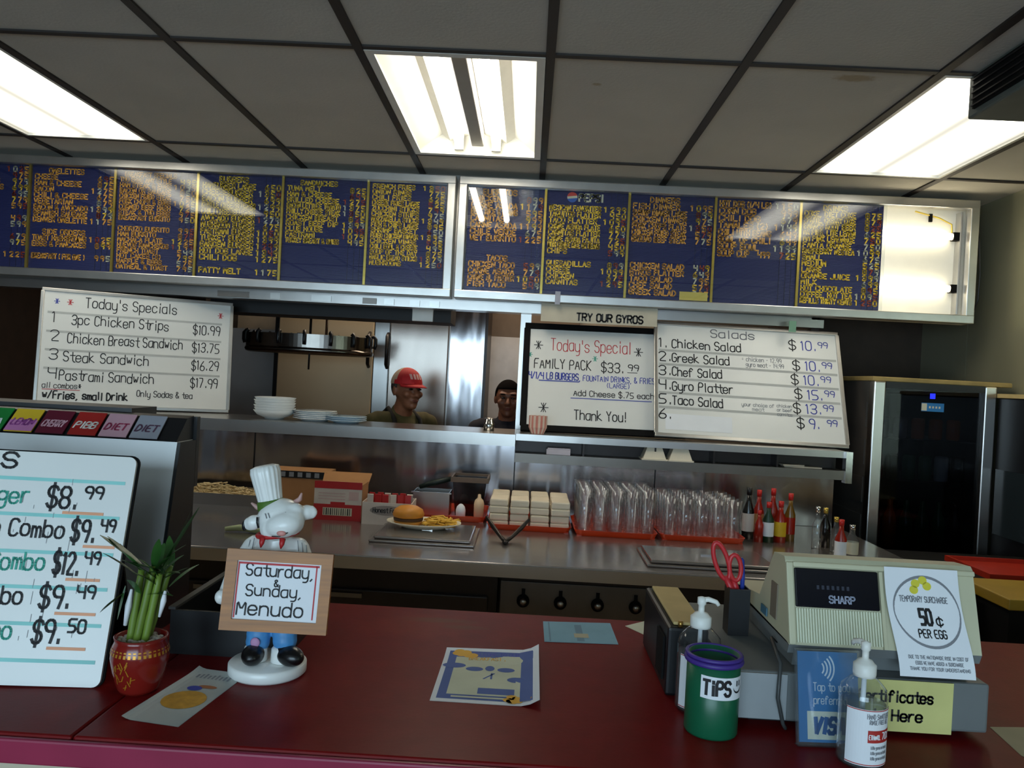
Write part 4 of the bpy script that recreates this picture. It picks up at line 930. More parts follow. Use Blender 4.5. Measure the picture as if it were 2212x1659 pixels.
for (px, y, h, rd, bo, ca, la, lab) in ((.955, 3.36, .215, .024, M_drk, M_black, M_cartonw, 'tall dark bottle with a pale label next to the tumblers'), (.985, 3.30, .13, .018, M_hot, M_red, None, 'smallest red capped sauce bottle'), (1.015, 3.42, .20, .022, M_hot, M_red, M_card, 'red capped sauce bottle with a brown label'),
    (1.025, 3.31, .165, .023, M_grn, M_red, M_paper, 'green necked sauce bottle with a white label'), (1.075, 3.42, .21, .023, M_hot, M_red, None, 'tall all red sauce bottle'), (1.078, 3.32, .17, .024, M_hot, M_red, M_yel, 'red sauce bottle with a yellow label'), (1.13, 3.36, .2, .022, M_amb, M_red, M_hot, 'amber sauce bottle with a red cap right of the yellow label'),
    (1.195, 3.22, .17, .02, M_clear, M_chrome, None, 'glass cruet with a bright metal top'), (1.245, 3.27, .16, .021, M_drk, M_gold, None, 'dark cruet with a gold cap'), (1.25, 3.17, .14, .02, M_clear, M_gold, None, 'clear cruet with a gold cap'),
    (1.195, 2.98, .16, .021, M_hot, M_red, M_paper, 'nearest red sauce bottle with a white label above the register'), (1.27, 3.06, .13, .024, M_clear, M_chrome, M_letw, 'squat clear shaker with a pale label behind the register')):
    bottle(px, y, h, rd, bo, ca, la, lab)

# ================================================================ FRIDGE AND RIGHT SIDE
r = thing('drinks_fridge', 'tall glass door drinks fridge with a steel framed door at the right', 'refrigerator', (1.905, 3.78, 0))
w = .28
b = MB(); b.box(-w, w, .03, .62, .05, .09); b.box(-w, w, .03, .62, 1.58, 1.63); b.box(-w, -w+.03, .03, .62, .09, 1.58); b.box(w-.03, w, .03, .62, .09, 1.58); b.box(-w+.03, w-.03, .59, .62, .09, 1.58)
for k in range(8): b.box(-w-.003, -w, .05, .6, .15+k*.18, .27+k*.18)
b.build('cabinet', mat('fridge_grey', (64, 62, 60), .5, var=.1), r)
b = MB(); b.box(-w+.031, w-.031, .55, .589, .091, 1.579); b.build('lining', M_blackmat, r)
dr = MB(); dr.box(-w-.005, -w+.05, -.03, .028, .06, 1.63, 0, .006); dr.box(w-.05, w+.005, -.03, .028, .06, 1.63, 0, .006); dr.box(-w+.05, w-.05, -.03, .028, .06, .11, 1); dr.box(-w+.05, w-.05, -.03, .028, 1.60, 1.63, 1); dd = dr.build('door', [M_steel, M_black], r)
MB().box(-w+.05, w-.05, -.004, .002, .11, 1.60).build('pane', clear('dark_glass', (170, 172, 178), .02, 1.5, .4), dd)
b = MB(); b.box(-.012, .012, -.006, -.0045, 1.56, 1.585); b.build('indicator', glow('blue_led', (40, 50, 255), 1.6), dd)
b = MB(); b.box(-.05, .055, -.006, -.0045, 1.5, 1.54, 0); b.rect(-.05, -.025, 1.503, 1.537, -.0065, 1)
for k in range(4): b.rect(-.015+.015*k, -.007+.015*k, 1.515, 1.525, -.0065, 1)
b.build('sticker', [mat('sticker_blue', (46, 120, 178), .5), M_letw], dd)
for z in (.45, .83, 1.16, 1.36):
    b = MB()
    for k in range(9): b.cyl((-w+.032, .06+k*.06, z), (w-.032, .06+k*.06, z), .003, 0, 6)
    b.build('shelf', M_darksteel, r)
M_dg = mat('green_bottle', (26, 84, 50), .25); M_or = mat('orange_soda', (176, 84, 22), .25); M_can = mat('can_silver', (150, 150, 150), .35, .6); M_rc = mat('red_can', (150, 22, 22), .4); M_wc = mat('pale_can', (150, 160, 166), .4)
def drink(kind, x, y, z, h, rad, m, lab):
    b = MB()
    if kind == 'can': b.lathe([(0, 0), (rad*.85, 0), (rad, .008), (rad, h-.01), (rad*.82, h), (0, h)], seg=18)
    else: b.lathe([(0, 0), (rad, 0), (rad, h*.6), (rad*.4, h*.82), (rad*.4, h), (0, h)], seg=18)
    return tag(b.build('drink_'+kind, m, loc=(1.905+x, 3.78+y, z+.0035)), lab, kind, 'drinks in the fridge')
ords = ('first', 'second', 'third', 'fourth', 'fifth', 'last')
for i in range(6): drink('bottle', -.2+i*.078, .1, .83, .23, .032, [M_or, M_or, M_dg, M_dg, M_dg, M_drk][i], '%s bottle from the left on the lower visible fridge shelf' % ords[i])
for i in range(6): drink('can', -.2+i*.078, .1, 1.16, .12, .031, [M_rc, M_drk, M_dg, M_dg, M_wc, M_drk][i], '%s can from the left on the second fridge shelf' % ords[i])
for i in range(5): drink('can', -.18+i*.085, .1, 1.36, .1, .03, [M_can, M_can, M_or, M_or, M_or][i], '%s can from the left on the top fridge shelf' % ords[i])
r = tag(MB().box(-.31, .34, -.03, .5, 0, .022, 0, .004).build('tan_board', mat('old_board', (150, 128, 76), .7, var=.2), loc=(1.93, 3.80, 1.6305)), 'tan board lying on top of the drinks fridge', 'board')
r = thing('dark_cooler', 'black cooler cabinet against the right wall beside the fridge', 'cooler', (2.252, 3.28, 0))
b = MB(); b.box(-.055, .045, -.45, .47, 0, 1.58, 0, .005); b.build('cabinet', M_black, r); b = MB(); b.box(-.06, .046, -.455, .475, 1.581, 1.6); b.build('top', M_tan, r)
b = MB(); b.box(-.062, -.056, .1, .45, .95, 1.25); b.build('window', mat('dark_window', (40, 48, 52), .15), r)
r = thing('yellow_shelf', 'yellow topped low stand behind the register at the right', 'stand', (1.88, 2.62, 0))
b = MB(); b.box(-.36, .40, -.14, .14, .915, .95, 0, .004); b.build('top', mat('yellow_laminate', (150, 118, 26), .5), r)
b = MB(); b.box(-.34, .34, -.11, .12, 0, .914); b.build('base', M_blackmat, r)
r = thing('side_stand', 'low dark stand with a red tray left of the right wall', 'stand', (1.86, 3.2, 0)); b = MB(); b.box(-.3, .3, -.25, .25, 0, .90); b.build('base', M_blackmat, r)
b = MB(); b.box(-.2, .2, -.15, .15, 0, .006, 0); b.box(-.21, .21, -.16, -.15, 0, .022, 0); b.box(-.21, .21, .15, .16, 0, .022); b.box(-.21, -.2, -.15, .15, 0, .022); b.box(.2, .21, -.15, .15, 0, .022)
tag(b.build('serving_tray', mat('tray_red', (170, 40, 20), .4), loc=(1.95, 3.12, .9005)), 'red tray on the low dark stand behind the register', 'tray')

# ================================================================ THINGS ON THE RED COUNTER
# drink dispenser
r = thing('drink_dispenser', 'drink dispenser with steel front and a row of flavour labels', 'drink dispenser', (-1.35, 1.5, CT))
xr = 1.35-.664
M_brush = mat('brushed_front', (214, 216, 216), .35, .45, var=.06, scale=3, stretch=(1, 1, .1))
b = MB(); b.prism([(-.075, 0), (.0, .345), (.07, .345), (.0, 0)], -.6, xr, 0); b.build('front_panel', M_brush, r)
b = MB(); b.prism([(0, .345), (.045, .388), (.075, .392), (.075, .345)], -.6, xr-.002, 0); b.build('label_rail', M_black, r)
b = MB(); b.box(-.6, xr-.13, .078, .185, 0, .40, 0); b.box(xr-.12, xr+.005, .0755, .09, .25, .39, 0); b.build('body', M_black, r)
b = MB(); b.prism([(-.073, 0), (.001, .344), (.072, .344), (.072, 0)], xr+.0005, xr+.006, 0); b.build('side_panel', M_black, r)
LABS = [(-1.045, 'green', (20, 120, 50), "TEA"), (-.985, 'a', (214, 176, 40), "LEMON"), (-.924, 'b', (96, 16, 40), "CHERRY"), (-.861, 'c', (160, 30, 26), "PIBB"), (-.801, 'd', (196, 150, 160), "DIET"), (-.741, 'e', (150, 150, 158), "DIET")]
for i, (X, nm, col, t) in enumerate(LABS):
    b = MB(); L = math.hypot(.045, .043); b.M = Matrix.Translation((X+1.35+.01, -.002, .347)) @ Matrix.Rotation(-math.atan2(.045, .043), 4, 'X')
    b.box(-.026, .028, -.002, 0, .002, L-.002, 0)
    if i == 1: b.rect(-.026, .028, .003, L*.5, -.0025, 2)
    b.text(t, .001, .018, .016, .0032, 1, width=.044, align='C', y=-.003, slant=.15)
    b.build('flavour_label', [mat('label_%d' % i, col, .4), mat('label_text_%d' % i, [(230, 235, 230), (150, 70, 140), (210, 160, 170), (235, 225, 215), (150, 50, 80), (90, 60, 80)][i], .5), mat('label_pink', (196, 120, 170), .5)], r)
# black bin behind the plant
r = thing('black_bin', 'low open black bin between the bamboo plant and the figurine', 'bin', (-.49, 1.47, CT))
b = MB(); w, d = .1, .13
b.box(-w, w, -d, -d+.006, 0, .075); b.box(-w, w, d-.006, d, 0, .075); b.box(-w, -w+.006, -d+.006, d-.006, 0, .075); b.box(w-.006, w, -d+.006, d-.006, 0, .075); b.box(-w+.006, w-.006, -d+.006, d-.006, 0, .006)
b.build('bin', M_black, r)
b = MB(); b.box(-w-.004, -w+.008, -d, d, .0755, .080); b.build('rim', mat('bin_rim', (70, 68, 66), .4), r)
# lucky bamboo
p = ZP(305, 1485, CT)
r = thing('potted_bamboo', 'lucky bamboo plant in a red and gold glazed pot', 'plant', (p.x, 1.185, CT))
M_pot = mat('pot_red', (122, 28, 22), .18, var=.1); M_goldp = mat('pot_gold', (196, 138, 40), .35, .4)
prof = [(0, 0), (.026, 0), (.030, .006), (.038, .032), (.0415, .052), (.0405, .066), (.036, .077), (.038, .083), (.0345, .083), (.034, .074), (0, .072)]
b = MB(); b.lathe(prof, seg=40)
for k in range(36):
    a0, a1 = 2*PI*(k+.2)/36, 2*PI*(k+.75)/36; z0, z1, r0, r1 = .060, .069, .0416, .0396
    b.add([(r0*math.cos(a0), r0*math.sin(a0), z0), (r0*math.cos(a1), r0*math.sin(a1), z0), (r1*math.cos(a1), r1*math.sin(a1), z1), (r1*math.cos(a0), r1*math.sin(a0), z1)], [[0, 1, 2, 3]], 1)
def potR(z):
    for (r0, z0), (r1, z1) in zip(prof[1:6], prof[2:7]):
        if z0 <= z <= z1: return r0+(r1-r0)*(z-z0)/(z1-z0)
    return .03
def wrap(pnt):
    z = pnt[2]; R = potR(z)+.0006; a = -PI/2+pnt[0]/.04; return (R*math.cos(a), R*math.sin(a), z)
b.fn = wrap
for k in range(22):
    x0_, z0_ = random.uniform(-.028, .008), random.uniform(.010, .048)
    dx, dz = random.choice([(.004, .009), (-.004, .009), (.002, .011), (.007, .002)])
    if ((x0_+.01)/.02)**2+((z0_-.03)/.02)**2 > 1: continue
    nx, nz = -dz*.08, dx*.08
    b.add([(x0_-nx, 0, z0_-nz), (x0_+dx-nx, 0, z0_+dz-nz), (x0_+dx+nx, 0, z0_+dz+nz), (x0_+nx, 0, z0_+nz)], [[0, 1, 2, 3]], 1)
b.fn = None; b.build('pot', [M_pot, M_goldp], r)
b = MB()
for k in range(60):
    a, q = random.uniform(0, 2*PI), .031*math.sqrt(random.random()); b.ell((q*math.cos(a), q*math.sin(a), .076), (.005, .004, .004), 0, 8, 6)
o = b.build('pebbles', mat('pebbles', (168, 160, 148), .6, var=.25), r); o['kind'] = 'stuff'
M_stem = mat('bamboo_stem', (104, 128, 44), .45, var=.2, scale=30, stretch=(1, 1, .3)); M_leaf = mat('bamboo_leaf', (44, 86, 34), .4, var=.25, scale=25)
def leaf(b, base, dirv, L, wd, droop):
    dirv = Vector(dirv).normalized(); side = dirv.cross(Vector((0, 0, 1)));
    if side.length < .1: side = Vector((1, 0, 0))
    side.normalize(); n = 7; l = []; rr2 = []
    for i in range(n+1):
        t = i/n; c = Vector(base)+dirv*L*t+Vector((0, 0, -droop*t*t*L)); wv = wd*math.sin(PI*min(1, t*.92+.06))**.8
        up = Vector((0, 0, wv*.25)); l += [c-side*wv+up, c, c+side*wv+up]
    fs = []
    for i in range(n):
        for q in (0, 1): fs.append([i*3+q, i*3+q+1, i*3+q+4, i*3+q+3])
    b.add(l, fs, 0, True)
for (x0_, y0_, x1_, y1_, h) in ((-.014, -.006, -.004, 0, .155), (-.003, -.01, .014, .0, .165), (.008, -.006, .024, 0, .15), (-.01, .01, .0, .015, .145), (.004, .01, .03, .02, .16)):
    path = [(x0_+(x1_-x0_)*t/6, y0_+(y1_-y0_)*t/6, .07+h*t/6*.72) for t in range(7)]
    b = MB(); b.tube(path, [.0062, .0058, .0063, .0056, .006, .0052, .0048], 10); st = b.build('stem', M_stem, r)
    tip = Vector(path[-1])
    for k in range(5):
        a = random.uniform(0, 2*PI); el = random.uniform(.3, 1.6); pb = tip-Vector((0, 0, random.uniform(0, .045)))
        b = MB(); leaf(b, pb, (math.cos(a), math.sin(a)*.7, el), random.uniform(.045, .085), random.uniform(.005, .0085), random.uniform(0, .25)); b.build('leaf', M_leaf, r)
for dirv, L, pb in (((.55, .0, 1), .11, (.026, 0, .185)), ((.35, .1, 1), .10, (.03, 0, .18)), ((-.8, -.1, .55), .075, (-.005, 0, .19)), ((-.5, 0, -.45), .05, (-.022, -.01, .15)), ((-.15, -.1, -1), .05, (-.02, -.015, .16))):
    b = MB(); leaf(b, pb, dirv, L, .010, 0); b.build('leaf', M_leaf, r)
b = MB(); b.tube([(-.02, -.01, .10), (-.016, -.012, .13), (-.012, -.012, .155)], [.003, .005, .002], 6); b.tube([(.03, -.008, .115), (.036, -.01, .14), (.038, -.01, .155)], [.002, .0045, .002], 6); b.build('white_leaf', M_paper, r)

# ---------------------------------------------------------------- cow chef figurine
p = ZP(585, 1443, CT); FB = Vector((p.x, 1.285, CT))
r = thing('cow_chef_figurine', 'white cow chef figurine holding a wooden framed Saturday Sunday Menudo sign', 'figurine', FB)
M_por = mat('porcelain', (232, 232, 228), .3, var=.03)
MB().lathe([(0, 0), (.058, 0), (.062, .004), (.062, .017), (.059, .020), (0, .020)], seg=48).build('base', M_por, r)
sx = .004
Bd = [('e', (sx, .0, .165), (.040, .034, .062)), ('e', (sx, 0, .12), (.040, .036, .05)), ('c', (sx-.034, 0, .205), .018, (sx+.036, 0, .205), .018), ('c', (sx, 0, .20), .026, (sx+.004, -.004, .228), .018)]
for s in (-1, 1): Bd += [('c', (sx+s*.038, 0, .202), .018, (sx+s*.060, -.012, .165), .015), ('c', (sx+s*.060, -.012, .165), .015, (sx+s*.066, -.034, .135), .012), ('e', (sx+s*.068, -.046, .132), (.011, .012, .012))]
vs, fs = blob(Bd, .0028, 3); b = MB(); b.add(vs, fs, 0, True)
for q in range(3): b.tube([(sx+.040+.006*q, -.019+.004*q, .222-.004*q), (sx+.043+.006*q, -.0205+.004*q, .205-.004*q)], .0006, 5, 1)
for q in range(2): b.tube([(sx-.030-.008*q, -.0195+.004*q, .222-.004*q), (sx-.033-.008*q, -.0205+.004*q, .20-.004*q)], .0006, 5, 1)
b.build('tunic', [M_por, M_greyink], r)
RH = Matrix.Rotation(math.radians(-14), 3, 'Y')
hc = Vector((.010, -.006, .255))
def hp2(x, y, z): return hc+RH @ Vector((x, y, z))
Hd = [('e', hp2(0, 0, .0), (.037, .034, .031), RH), ('c', hp2(-.008, -.014, -.012), .023, hp2(.022, -.018, -.008), .022), ('e', hp2(.012, -.026, -.010), (.029, .021, .020), RH), ('e', hp2(.03, -.012, .006), (.014, .014, .014), RH)]
for s in (-1, 1): Hd += [('c', hp2(s*.030, .002, .002), .007, hp2(s*.044, 0, .0), .0125), ('e', hp2(s*.050, 0, -.001), (.0115, .007, .0115), RH)]
vs, fs = blob(Hd, .0024, 3); b = MB(); b.add(vs, fs, 0, True)
b.ell(hp2(.012, -.0445, -.020), (.0075, .0035, .0045), 1, 12, 8); b.tube([hp2(-.004, -.043, -.022), hp2(.008, -.0455, -.0245), hp2(.022, -.0435, -.021)], .0008, 5, 2)
b.tube([hp2(-.0270, -.0262, .010), hp2(-.0290, -.0262, .002), hp2(-.0285, -.0262, -.007)], .0018, 6, 2); b.tube([hp2(.020, -.030, .010), hp2(.024, -.029, .004), hp2(.025, -.028, -.001)], .0008, 6, 3)
b.tube([hp2(-.012, -.031, .014), hp2(-.010, -.034, .006)], .0007, 5, 3); b.tube([hp2(-.007, -.032, .014), hp2(-.005, -.0345, .006)], .0007, 5, 3)
b.build('head', [M_por, mat('mouth_pink', (206, 140, 132), .5), M_black, M_greyink], r)
b = MB(); b.ell(hp2(-.060, .001, -.002), (.0045, .006, .009), 0, 10, 8); b.build('ear_tip', M_black, r)
for s, m in ((-1, 0), (1, 0)):
    b = MB(); b.tube([hp2(s*.026, .006, .018), hp2(s*.036, .004, .023), hp2(s*.042, .0, .032)], [.005, .004, .0015], 8); b.build('horn', mat('horn_pink', (186, 146, 140), .5), r)
# hat
HM = Matrix.Scale(.97, 4) if False else Matrix.Translation(hp2(-.012, .004, .021)) @ Matrix.Rotation(math.radians(-13), 4, 'Y')
b = MB(); b.M = HM; n = 72; prof = [(.0185, .004), (.0200, .02), (.0222, .042), (.0235, .056), (.0220, .064), (.014, .067), (0, .067)]
vs = []; fs = []
for i in range(n):
    a = 2*PI*i/n; wv = 1+.035*math.cos(a*18)
    for k, (q, z) in enumerate(prof): vs.append((q*(wv if k < 5 else 1)*math.cos(a), q*(wv if k < 5 else 1)*math.sin(a), z))
for i in range(n):
    j = (i+1) % n
    for k in range(len(prof)-1): fs.append([i*len(prof)+k, j*len(prof)+k, j*len(prof)+k+1, i*len(prof)+k+1])
b.add(vs, fs, 0, True); hat = b.build('chef_hat', M_por, r)
b = MB(); b.M = HM; b.lathe([(.0205, -.006), (.0222, -.004), (.0215, .008), (.0195, .010)], seg=32, cap=False); b.build('hat_band', mat('hat_green', (70, 104, 30), .6), r)
b = MB(); b.M = HM; b.tube([(.012, -.0215, -.004), (.016, -.020, .0), (.020, -.017, -.002)], [.003, .004, .003], 8); b.build('hair_tuft', M_black, r)
# scarf
b = MB(); M_scarf = mat('scarf_red', (178, 32, 34), .5); n = 24
b.tube([(sx+.004+.031*math.cos(2*PI*i/n), -.008+.028*math.sin(2*PI*i/n), .229-.003*math.sin(2*PI*i/n)*0+.004*math.cos(2*PI*i/n)) for i in range(n)], .0042, 8, 0, True)
for px_ in (-.008, .024): b.tube([(px_+sx-.003, -.036, .227), (px_+sx-.003, -.040, .219), (px_+sx-.004, -.041, .212)], [.005, .004, .001], 6)
b.build('scarf', M_scarf, r)
Lg = [('c', (sx-.018, .0, .10), .022, (sx-.020, -.006, .052), .020), ('c', (sx+.020, .0, .10), .022, (sx+.024, -.006, .056), .020)]
vs, fs = blob(Lg, .0028, 3); b = MB(); b.add(vs, fs, 0, True); b.build('trousers', [mat('trouser_blue', (74, 140, 196), .45, var=.12, scale=60)], r)
for s in (-1, 1):
    b = MB(); b.lathe([(.015, 0), (.019, .002), (.018, .022), (.015, .026)], c=(sx+s*.022, -.008, .021), seg=20); b.build('trouser_cuff', M_por, r)
    b = MB(); rot = Matrix.Rotation(math.radians(8 if s < 0 else 58), 3, 'Z'); vs, fs = blob([('e', rot @ Vector((0, -.010, 0)), (.018, .026, .016), rot), ('e', rot @ Vector((0, .006, .006)), (.013, .014, .014), rot)], .0022, 3)
    b.M = Matrix.Translation((sx+(-.022 if s < 0 else .030), -.016, .036)); b.add(vs, fs, 0, True); b.build('shoe', mat('shoe_black', (14, 13, 14), .3), r)
b = MB(); b.ell((sx-.018, -.026, .056), (.008, .003, .008), 0, 10, 8); b.build('flower', mat('flower_pink', (190, 140, 180), .6), r)
# framed sign (a part of the figurine)
sm = frameM((-.452, 1.200, CT+.094), (.160, .014, -.004), (-.004, .018, .124))
sm = Matrix.Translation(FB).inverted() @ sm
w, h, t = .162, .122, .017
b = MB(); b.M = sm
for k in range(4):
    q = [[(0, 0), (w, 0), (w-t, t), (t, t)], [(w, 0), (w, h), (w-t, h-t), (w-t, t)], [(w, h), (0, h), (t, h-t), (w-t, h-t)], [(0, h), (0, 0), (t, t), (t, h-t)]][k]
    b.plate(q, -.006, .006, 0)
sf = b.build('sign_frame', M_wood, r)
b = MB(); b.M = sm; b.box(t-.002, w-t+.002, -.002, .004, t-.002, h-t+.002, 0); y = -.0028
b.rect(t+.002, w-t-.003, h-t-.005, h-t-.002, y, 2); b.rect(t+.0015, t+.0035, t+.002, h-t-.002, y, 2); b.rect(w-t-.008, w-t-.006, t+.004, h-t-.002, y, 2)
b.text("Saturday,", .031, .083, .018, .0022, 1, width=.106, jit=.04, y=y); b.text("&", .076, .068, .010, .0018, 1, width=.008, y=y); b.text("Sunday,", .034, .053, .017, .0021, 1, width=.088, jit=.04, y=y); b.text("Menudo", .023, .024, .021, .0025, 1, width=.104, jit=.04, y=y)
b.build('sign_paper', [M_paper, M_ink, M_redink], sf)

# ---------------------------------------------------------------- papers on the counter
def sheet(name, corners, label, cat, mats, draw=None, curl=(0, 0, 0, 0), z=CT+.0006):
    """corners TL TR BR BL in photo pixels, laid on the counter"""
    C4 = [ZP(a, c, z) for a, c in corners]; c0 = sum(C4, Vector())/4
    w = ((C4[1]-C4[0]).length+(C4[2]-C4[3]).length)/2; h = ((C4[0]-C4[3]).length+(C4[1]-C4[2]).length)/2
    r = MB(); n = 12
    def mapp(pt):
        u, v = pt[0]/w, pt[2]/h; a = C4[3].lerp(C4[2], u); bq = C4[0].lerp(C4[1], u); q = a.lerp(bq, v)-c0
        e = curl[0]*max(0, 1-u*5)**2+curl[1]*max(0, (u-.8)*5)**2+curl[2]*max(0, 1-v*5)**2+curl[3]*max(0, (v-.8)*5)**2
        return (q.x, q.y, e-pt[1])
    r.fn = mapp
    vs = []; fs = []
    for j in range(n+1):
        for i in range(n+1): vs.append((w*i/n, 0, h*j/n))
    for j in range(n):
        for i in range(n): fs.append([j*(n+1)+i, j*(n+1)+i+1, (j+1)*(n+1)+i+1, (j+1)*(n+1)+i])
    m = len(vs); vs += [(a, .0005, c) for a, _, c in vs]; r.add(vs, fs+[[i+m for i in reversed(f)] for f in fs], 0)
    if draw: draw(r, w, h)
    o = r.build(name, mats, loc=c0); return tag(o, label, cat)
def gridrect(b, x0, x1, z0, z1, mi, y=-.0003, n=6):
    vs = [(x0+(x1-x0)*i/n, y, z0+(z1-z0)*j/n) for j in range(n+1) for i in range(n+1)]
    b.add(vs, [[j*(n+1)+i, j*(n+1)+i+1, (j+1)*(n+1)+i+1, (j+1)*(n+1)+i] for j in range(n) for i in range(n)], mi)
def disc(b, x, z, rx, rz, mi, y=-.0005, n=20): b.add([(x+rx*math.cos(2*PI*i/n), y, z+rz*math.sin(2*PI*i/n)) for i in range(n)], [list(range(n))], mi)
FM = [M_paper, mat('flyer_blue', (66, 94, 160), .7), mat('flyer_cream', (200, 204, 180), .7), mat('flyer_gold', (222, 164, 30), .6), M_blueink]
def flyer(b, w, h):
    gridrect(b, .008, w-.010, .012, h-.012, 1)
    gridrect(b, .022, w-.022, .030, h-.030, 2, -.0005); disc(b, w-.05, h-.045, .03, .022, 2, -.0006)
    for x, z in ((.058, .6), (.112, .6)): disc(b, x, h*z, .015, .010, 1, -.0008)
    disc(b, .022, h*.66, .02, .012, 1, -.0008); disc(b, w-.035, h*.42, .018, .012, 1, -.0008); disc(b, w*.5, h*.62, .008, .012, 1, -.0008)
    for s in (-1, 1): b.text("/" if s < 0 else "|", w*.5+s*.004-.004, h*.42, .025, .003, 1, y=-.0008)
    b.text("WELCOME TO OUR", .05, h-.030, .012, .0016, 4, width=.085, y=-.0009); b.text("BREAKFAST MENU", .045, h-.052, .015, .0016, 3, width=.09, y=-.0009)
    gridrect(b, .07, w-.03, .036, .060, 1, -.0007); gridrect(b, .03, w-.03, .018, .024, 2, -.0007)
    for q in range(9): disc(b, .018+.016*random.random()*2, h-.016-.022*random.random(), .010, .009, 3, -.001)
    for q in range(9): disc(b, w-.018-.03*random.random(), .012+.02*random.random(), .009, .008, 3, -.001)
    gridrect(b, w-.030, w-.026, .03, .07, 2, -.0011)
sheet('flyer', ((965, 1403), (1163, 1410), (1165, 1528), (928, 1513)), 'blue and cream printed flyer lying in the middle of the red counter', 'flyer', FM, flyer, (0, .012, 0, .004))
BM = [mat('blue_paper', (118, 164, 186), .7), mat('blue_paper_mark', (98, 134, 156), .7), mat('tan_mark', (170, 166, 142), .7)]
def bluep(b, w, h):
    gridrect(b, .010, .013, .004, h-.004, 1); gridrect(b, w*.45, w*.55, .01, h-.02, 1); gridrect(b, w*.42, w*.62, .03, .055, 2, -.0005)
sheet('blue_card', ((1173, 1342), (1318, 1346), (1336, 1392), (1176, 1386)), 'pale blue paper card lying at the back edge of the red counter', 'card', BM, bluep)
sheet('paper_corner', ((1350, 1352), (1440, 1330), (1460, 1375), (1400, 1375)), 'pale green white paper poking out behind the black box', 'paper', [mat('pale_paper', (206, 210, 190), .7)])
RMt = [mat('leaflet_paper', (176, 180, 176), .6), mat('leaflet_gold', (196, 144, 44), .6, var=.2, scale=60), M_blueink, M_greyink, mat('leaflet_rust', (170, 104, 62), .6)]
def leaflet(b, w, h):
    disc(b, w*.52, h*.42, w*.38, h*.17, 1); disc(b, w*.42, h*.64, w*.14, h*.045, 2, -.0007); disc(b, w*.62, h*.69, w*.18, h*.03, 4, -.0006)
    for q in range(9): gridrect(b, w*(.15+.08*q), w*(.19+.08*q), h*.84, h*(.90+.01*(q % 3)), 3, -.0006, 1)
sheet('leaflet', ((430, 1447), (530, 1460), (385, 1570), (262, 1552)), 'grey folded leaflet with a golden picture lying beside the bamboo pot', 'leaflet', RMt, leaflet, (.004, 0, 0, .003))
sheet('paper_sheet', ((2138, 1570), (2300, 1572), (2300, 1672), (2206, 1632)), 'plain tan paper at the right edge of the counter', 'paper', [mat('tan_paper', (176, 164, 132), .7)])

# ---------------------------------------------------------------- black box with tan lid
p = ZP(1446, 1509, CT); bx = p.x; q1 = ZP(1573, 1505, CT).x
r = thing('black_box', 'black box with a tan lid inset standing left of the register', 'box', (bx-.006, 1.285, CT))
bw = .066
b = MB(); b.box(0, bw, 0, .25, 0, .112, 0, .005); b.build('body', M_black, r)
b = MB(); b.box(.010, bw-.006, .012, .238, .1125, .118, 0, .002); b.build('lid', M_tan, r)
b = MB()
for x in (.02, .046): b.cyl((x, .004, .1125), (x, .004, .122), .004, 0, 10)
b.build('stud', mat('brass', (190, 150, 80), .3, .9), r)
MB().box(-.004, -.0005, .02, .08, .02, .09).build('side_plate', M_blackmat, r)
# ---------------------------------------------------------------- register and drawer
DX0, DX1, DZ = .322, .706, CT+.012
r = thing('cash_box', 'wide grey cash box under the register', 'cash box', ((DX0+DX1)/2, 1.185, CT)); w = (DX1-DX0)/2
b = MB(); b.box(-w, w, 0, .36, .012, .085, 0, .004); b.build('body', mat('drawer_grey', (108, 112, 112), .5, var=.04), r)
b = MB(); b.box(-w+.004, -w+.085, -.004, 0, .016, .083); b.build('front_panel', mat('drawer_light', (146, 150, 152), .5), r)
b = MB(); b.box(-w+.04, w-.03, .03, .33, 0, .0115); b.build('foot', M_black, r)
b = MB(); b.tube([(-w+.075, .05, .20-.08), (-w+.072, -.008, .10), (-w+.07, -.010, .05), (-w+.08, -.008, .012), (-w+.085, -.006, .004)], .003, 6); b.build('cable', mat('cable_grey', (60, 62, 62), .5), r)
TOP = CT+.0855
r = thing('cash_register', 'beige and grey cash register with a black customer display', 'cash register', (.549, 1.19, TOP)); X0, X1 = -.142, .142
zt = 1.300-TOP; FB0 = .042
b = MB()
b.prism([(.03, 0), (.022, .034), (.34, .034), (.35, .0)], X0+.018, X1-.004, 1)                     # recessed grey lower body
b.prism([(.0, .028), (-.006, FB0), (.008, FB0+.002), (.35, .048), (.35, .034)], X0, X1, 1)
b.prism([(-.006, FB0), (.031, zt-.005), (.037, zt), (.085, zt-.004), (.15, .075), (.35, .050), (.35, FB0)], X0, X1, 0)
b.build('casing', [M_beige, M_grey], r)
def fy(z): return -.006+(z-FB0)*(.037/(zt-.005-FB0))
sl = Matrix.Rotation(-math.atan2(.037, zt-.005-FB0), 4, 'X')
Mf = Matrix.Translation((0, -.006, FB0)) @ sl
b = MB(); b.M = Mf; HS = zt-.004-FB0
b.box(X0+.012, -.004, -.004, 0, .055, HS-.006, 0, .002); b.text("SHARP", -.080, .063, .010, .0022, 1, width=.040, y=-.005, rnd=False)
for q in range(7): b.rect(-.098+q*.0075, -.094+q*.0075, .082, .088, -.0045, 2)
b.build('display', [mat('display_black', (12, 13, 22), .15), mat('display_text', (150, 156, 176), .5), mat('display_dim', (40, 44, 58), .4)], r)
b = MB(); b.M = Mf
for q in range(32): b.box(X0+.012+q*.004, X0+.0145+q*.004, -.003, 0, .004, .053)
b.build('ribbed_panel', mat('rib_cream', (214, 216, 190), .5), r)
b = MB(); b.M = Mf; b.box(X0-.0005, X0+.010, -.006, 0, 0, HS+.002, 0, .002); b.box(X0+.010, X1, -.006, 0, HS-.005, HS+.003, 0, .002); b.box(-.003, .002, -.005, 0, .0, HS-.006); b.build('bezel', M_beige, r)
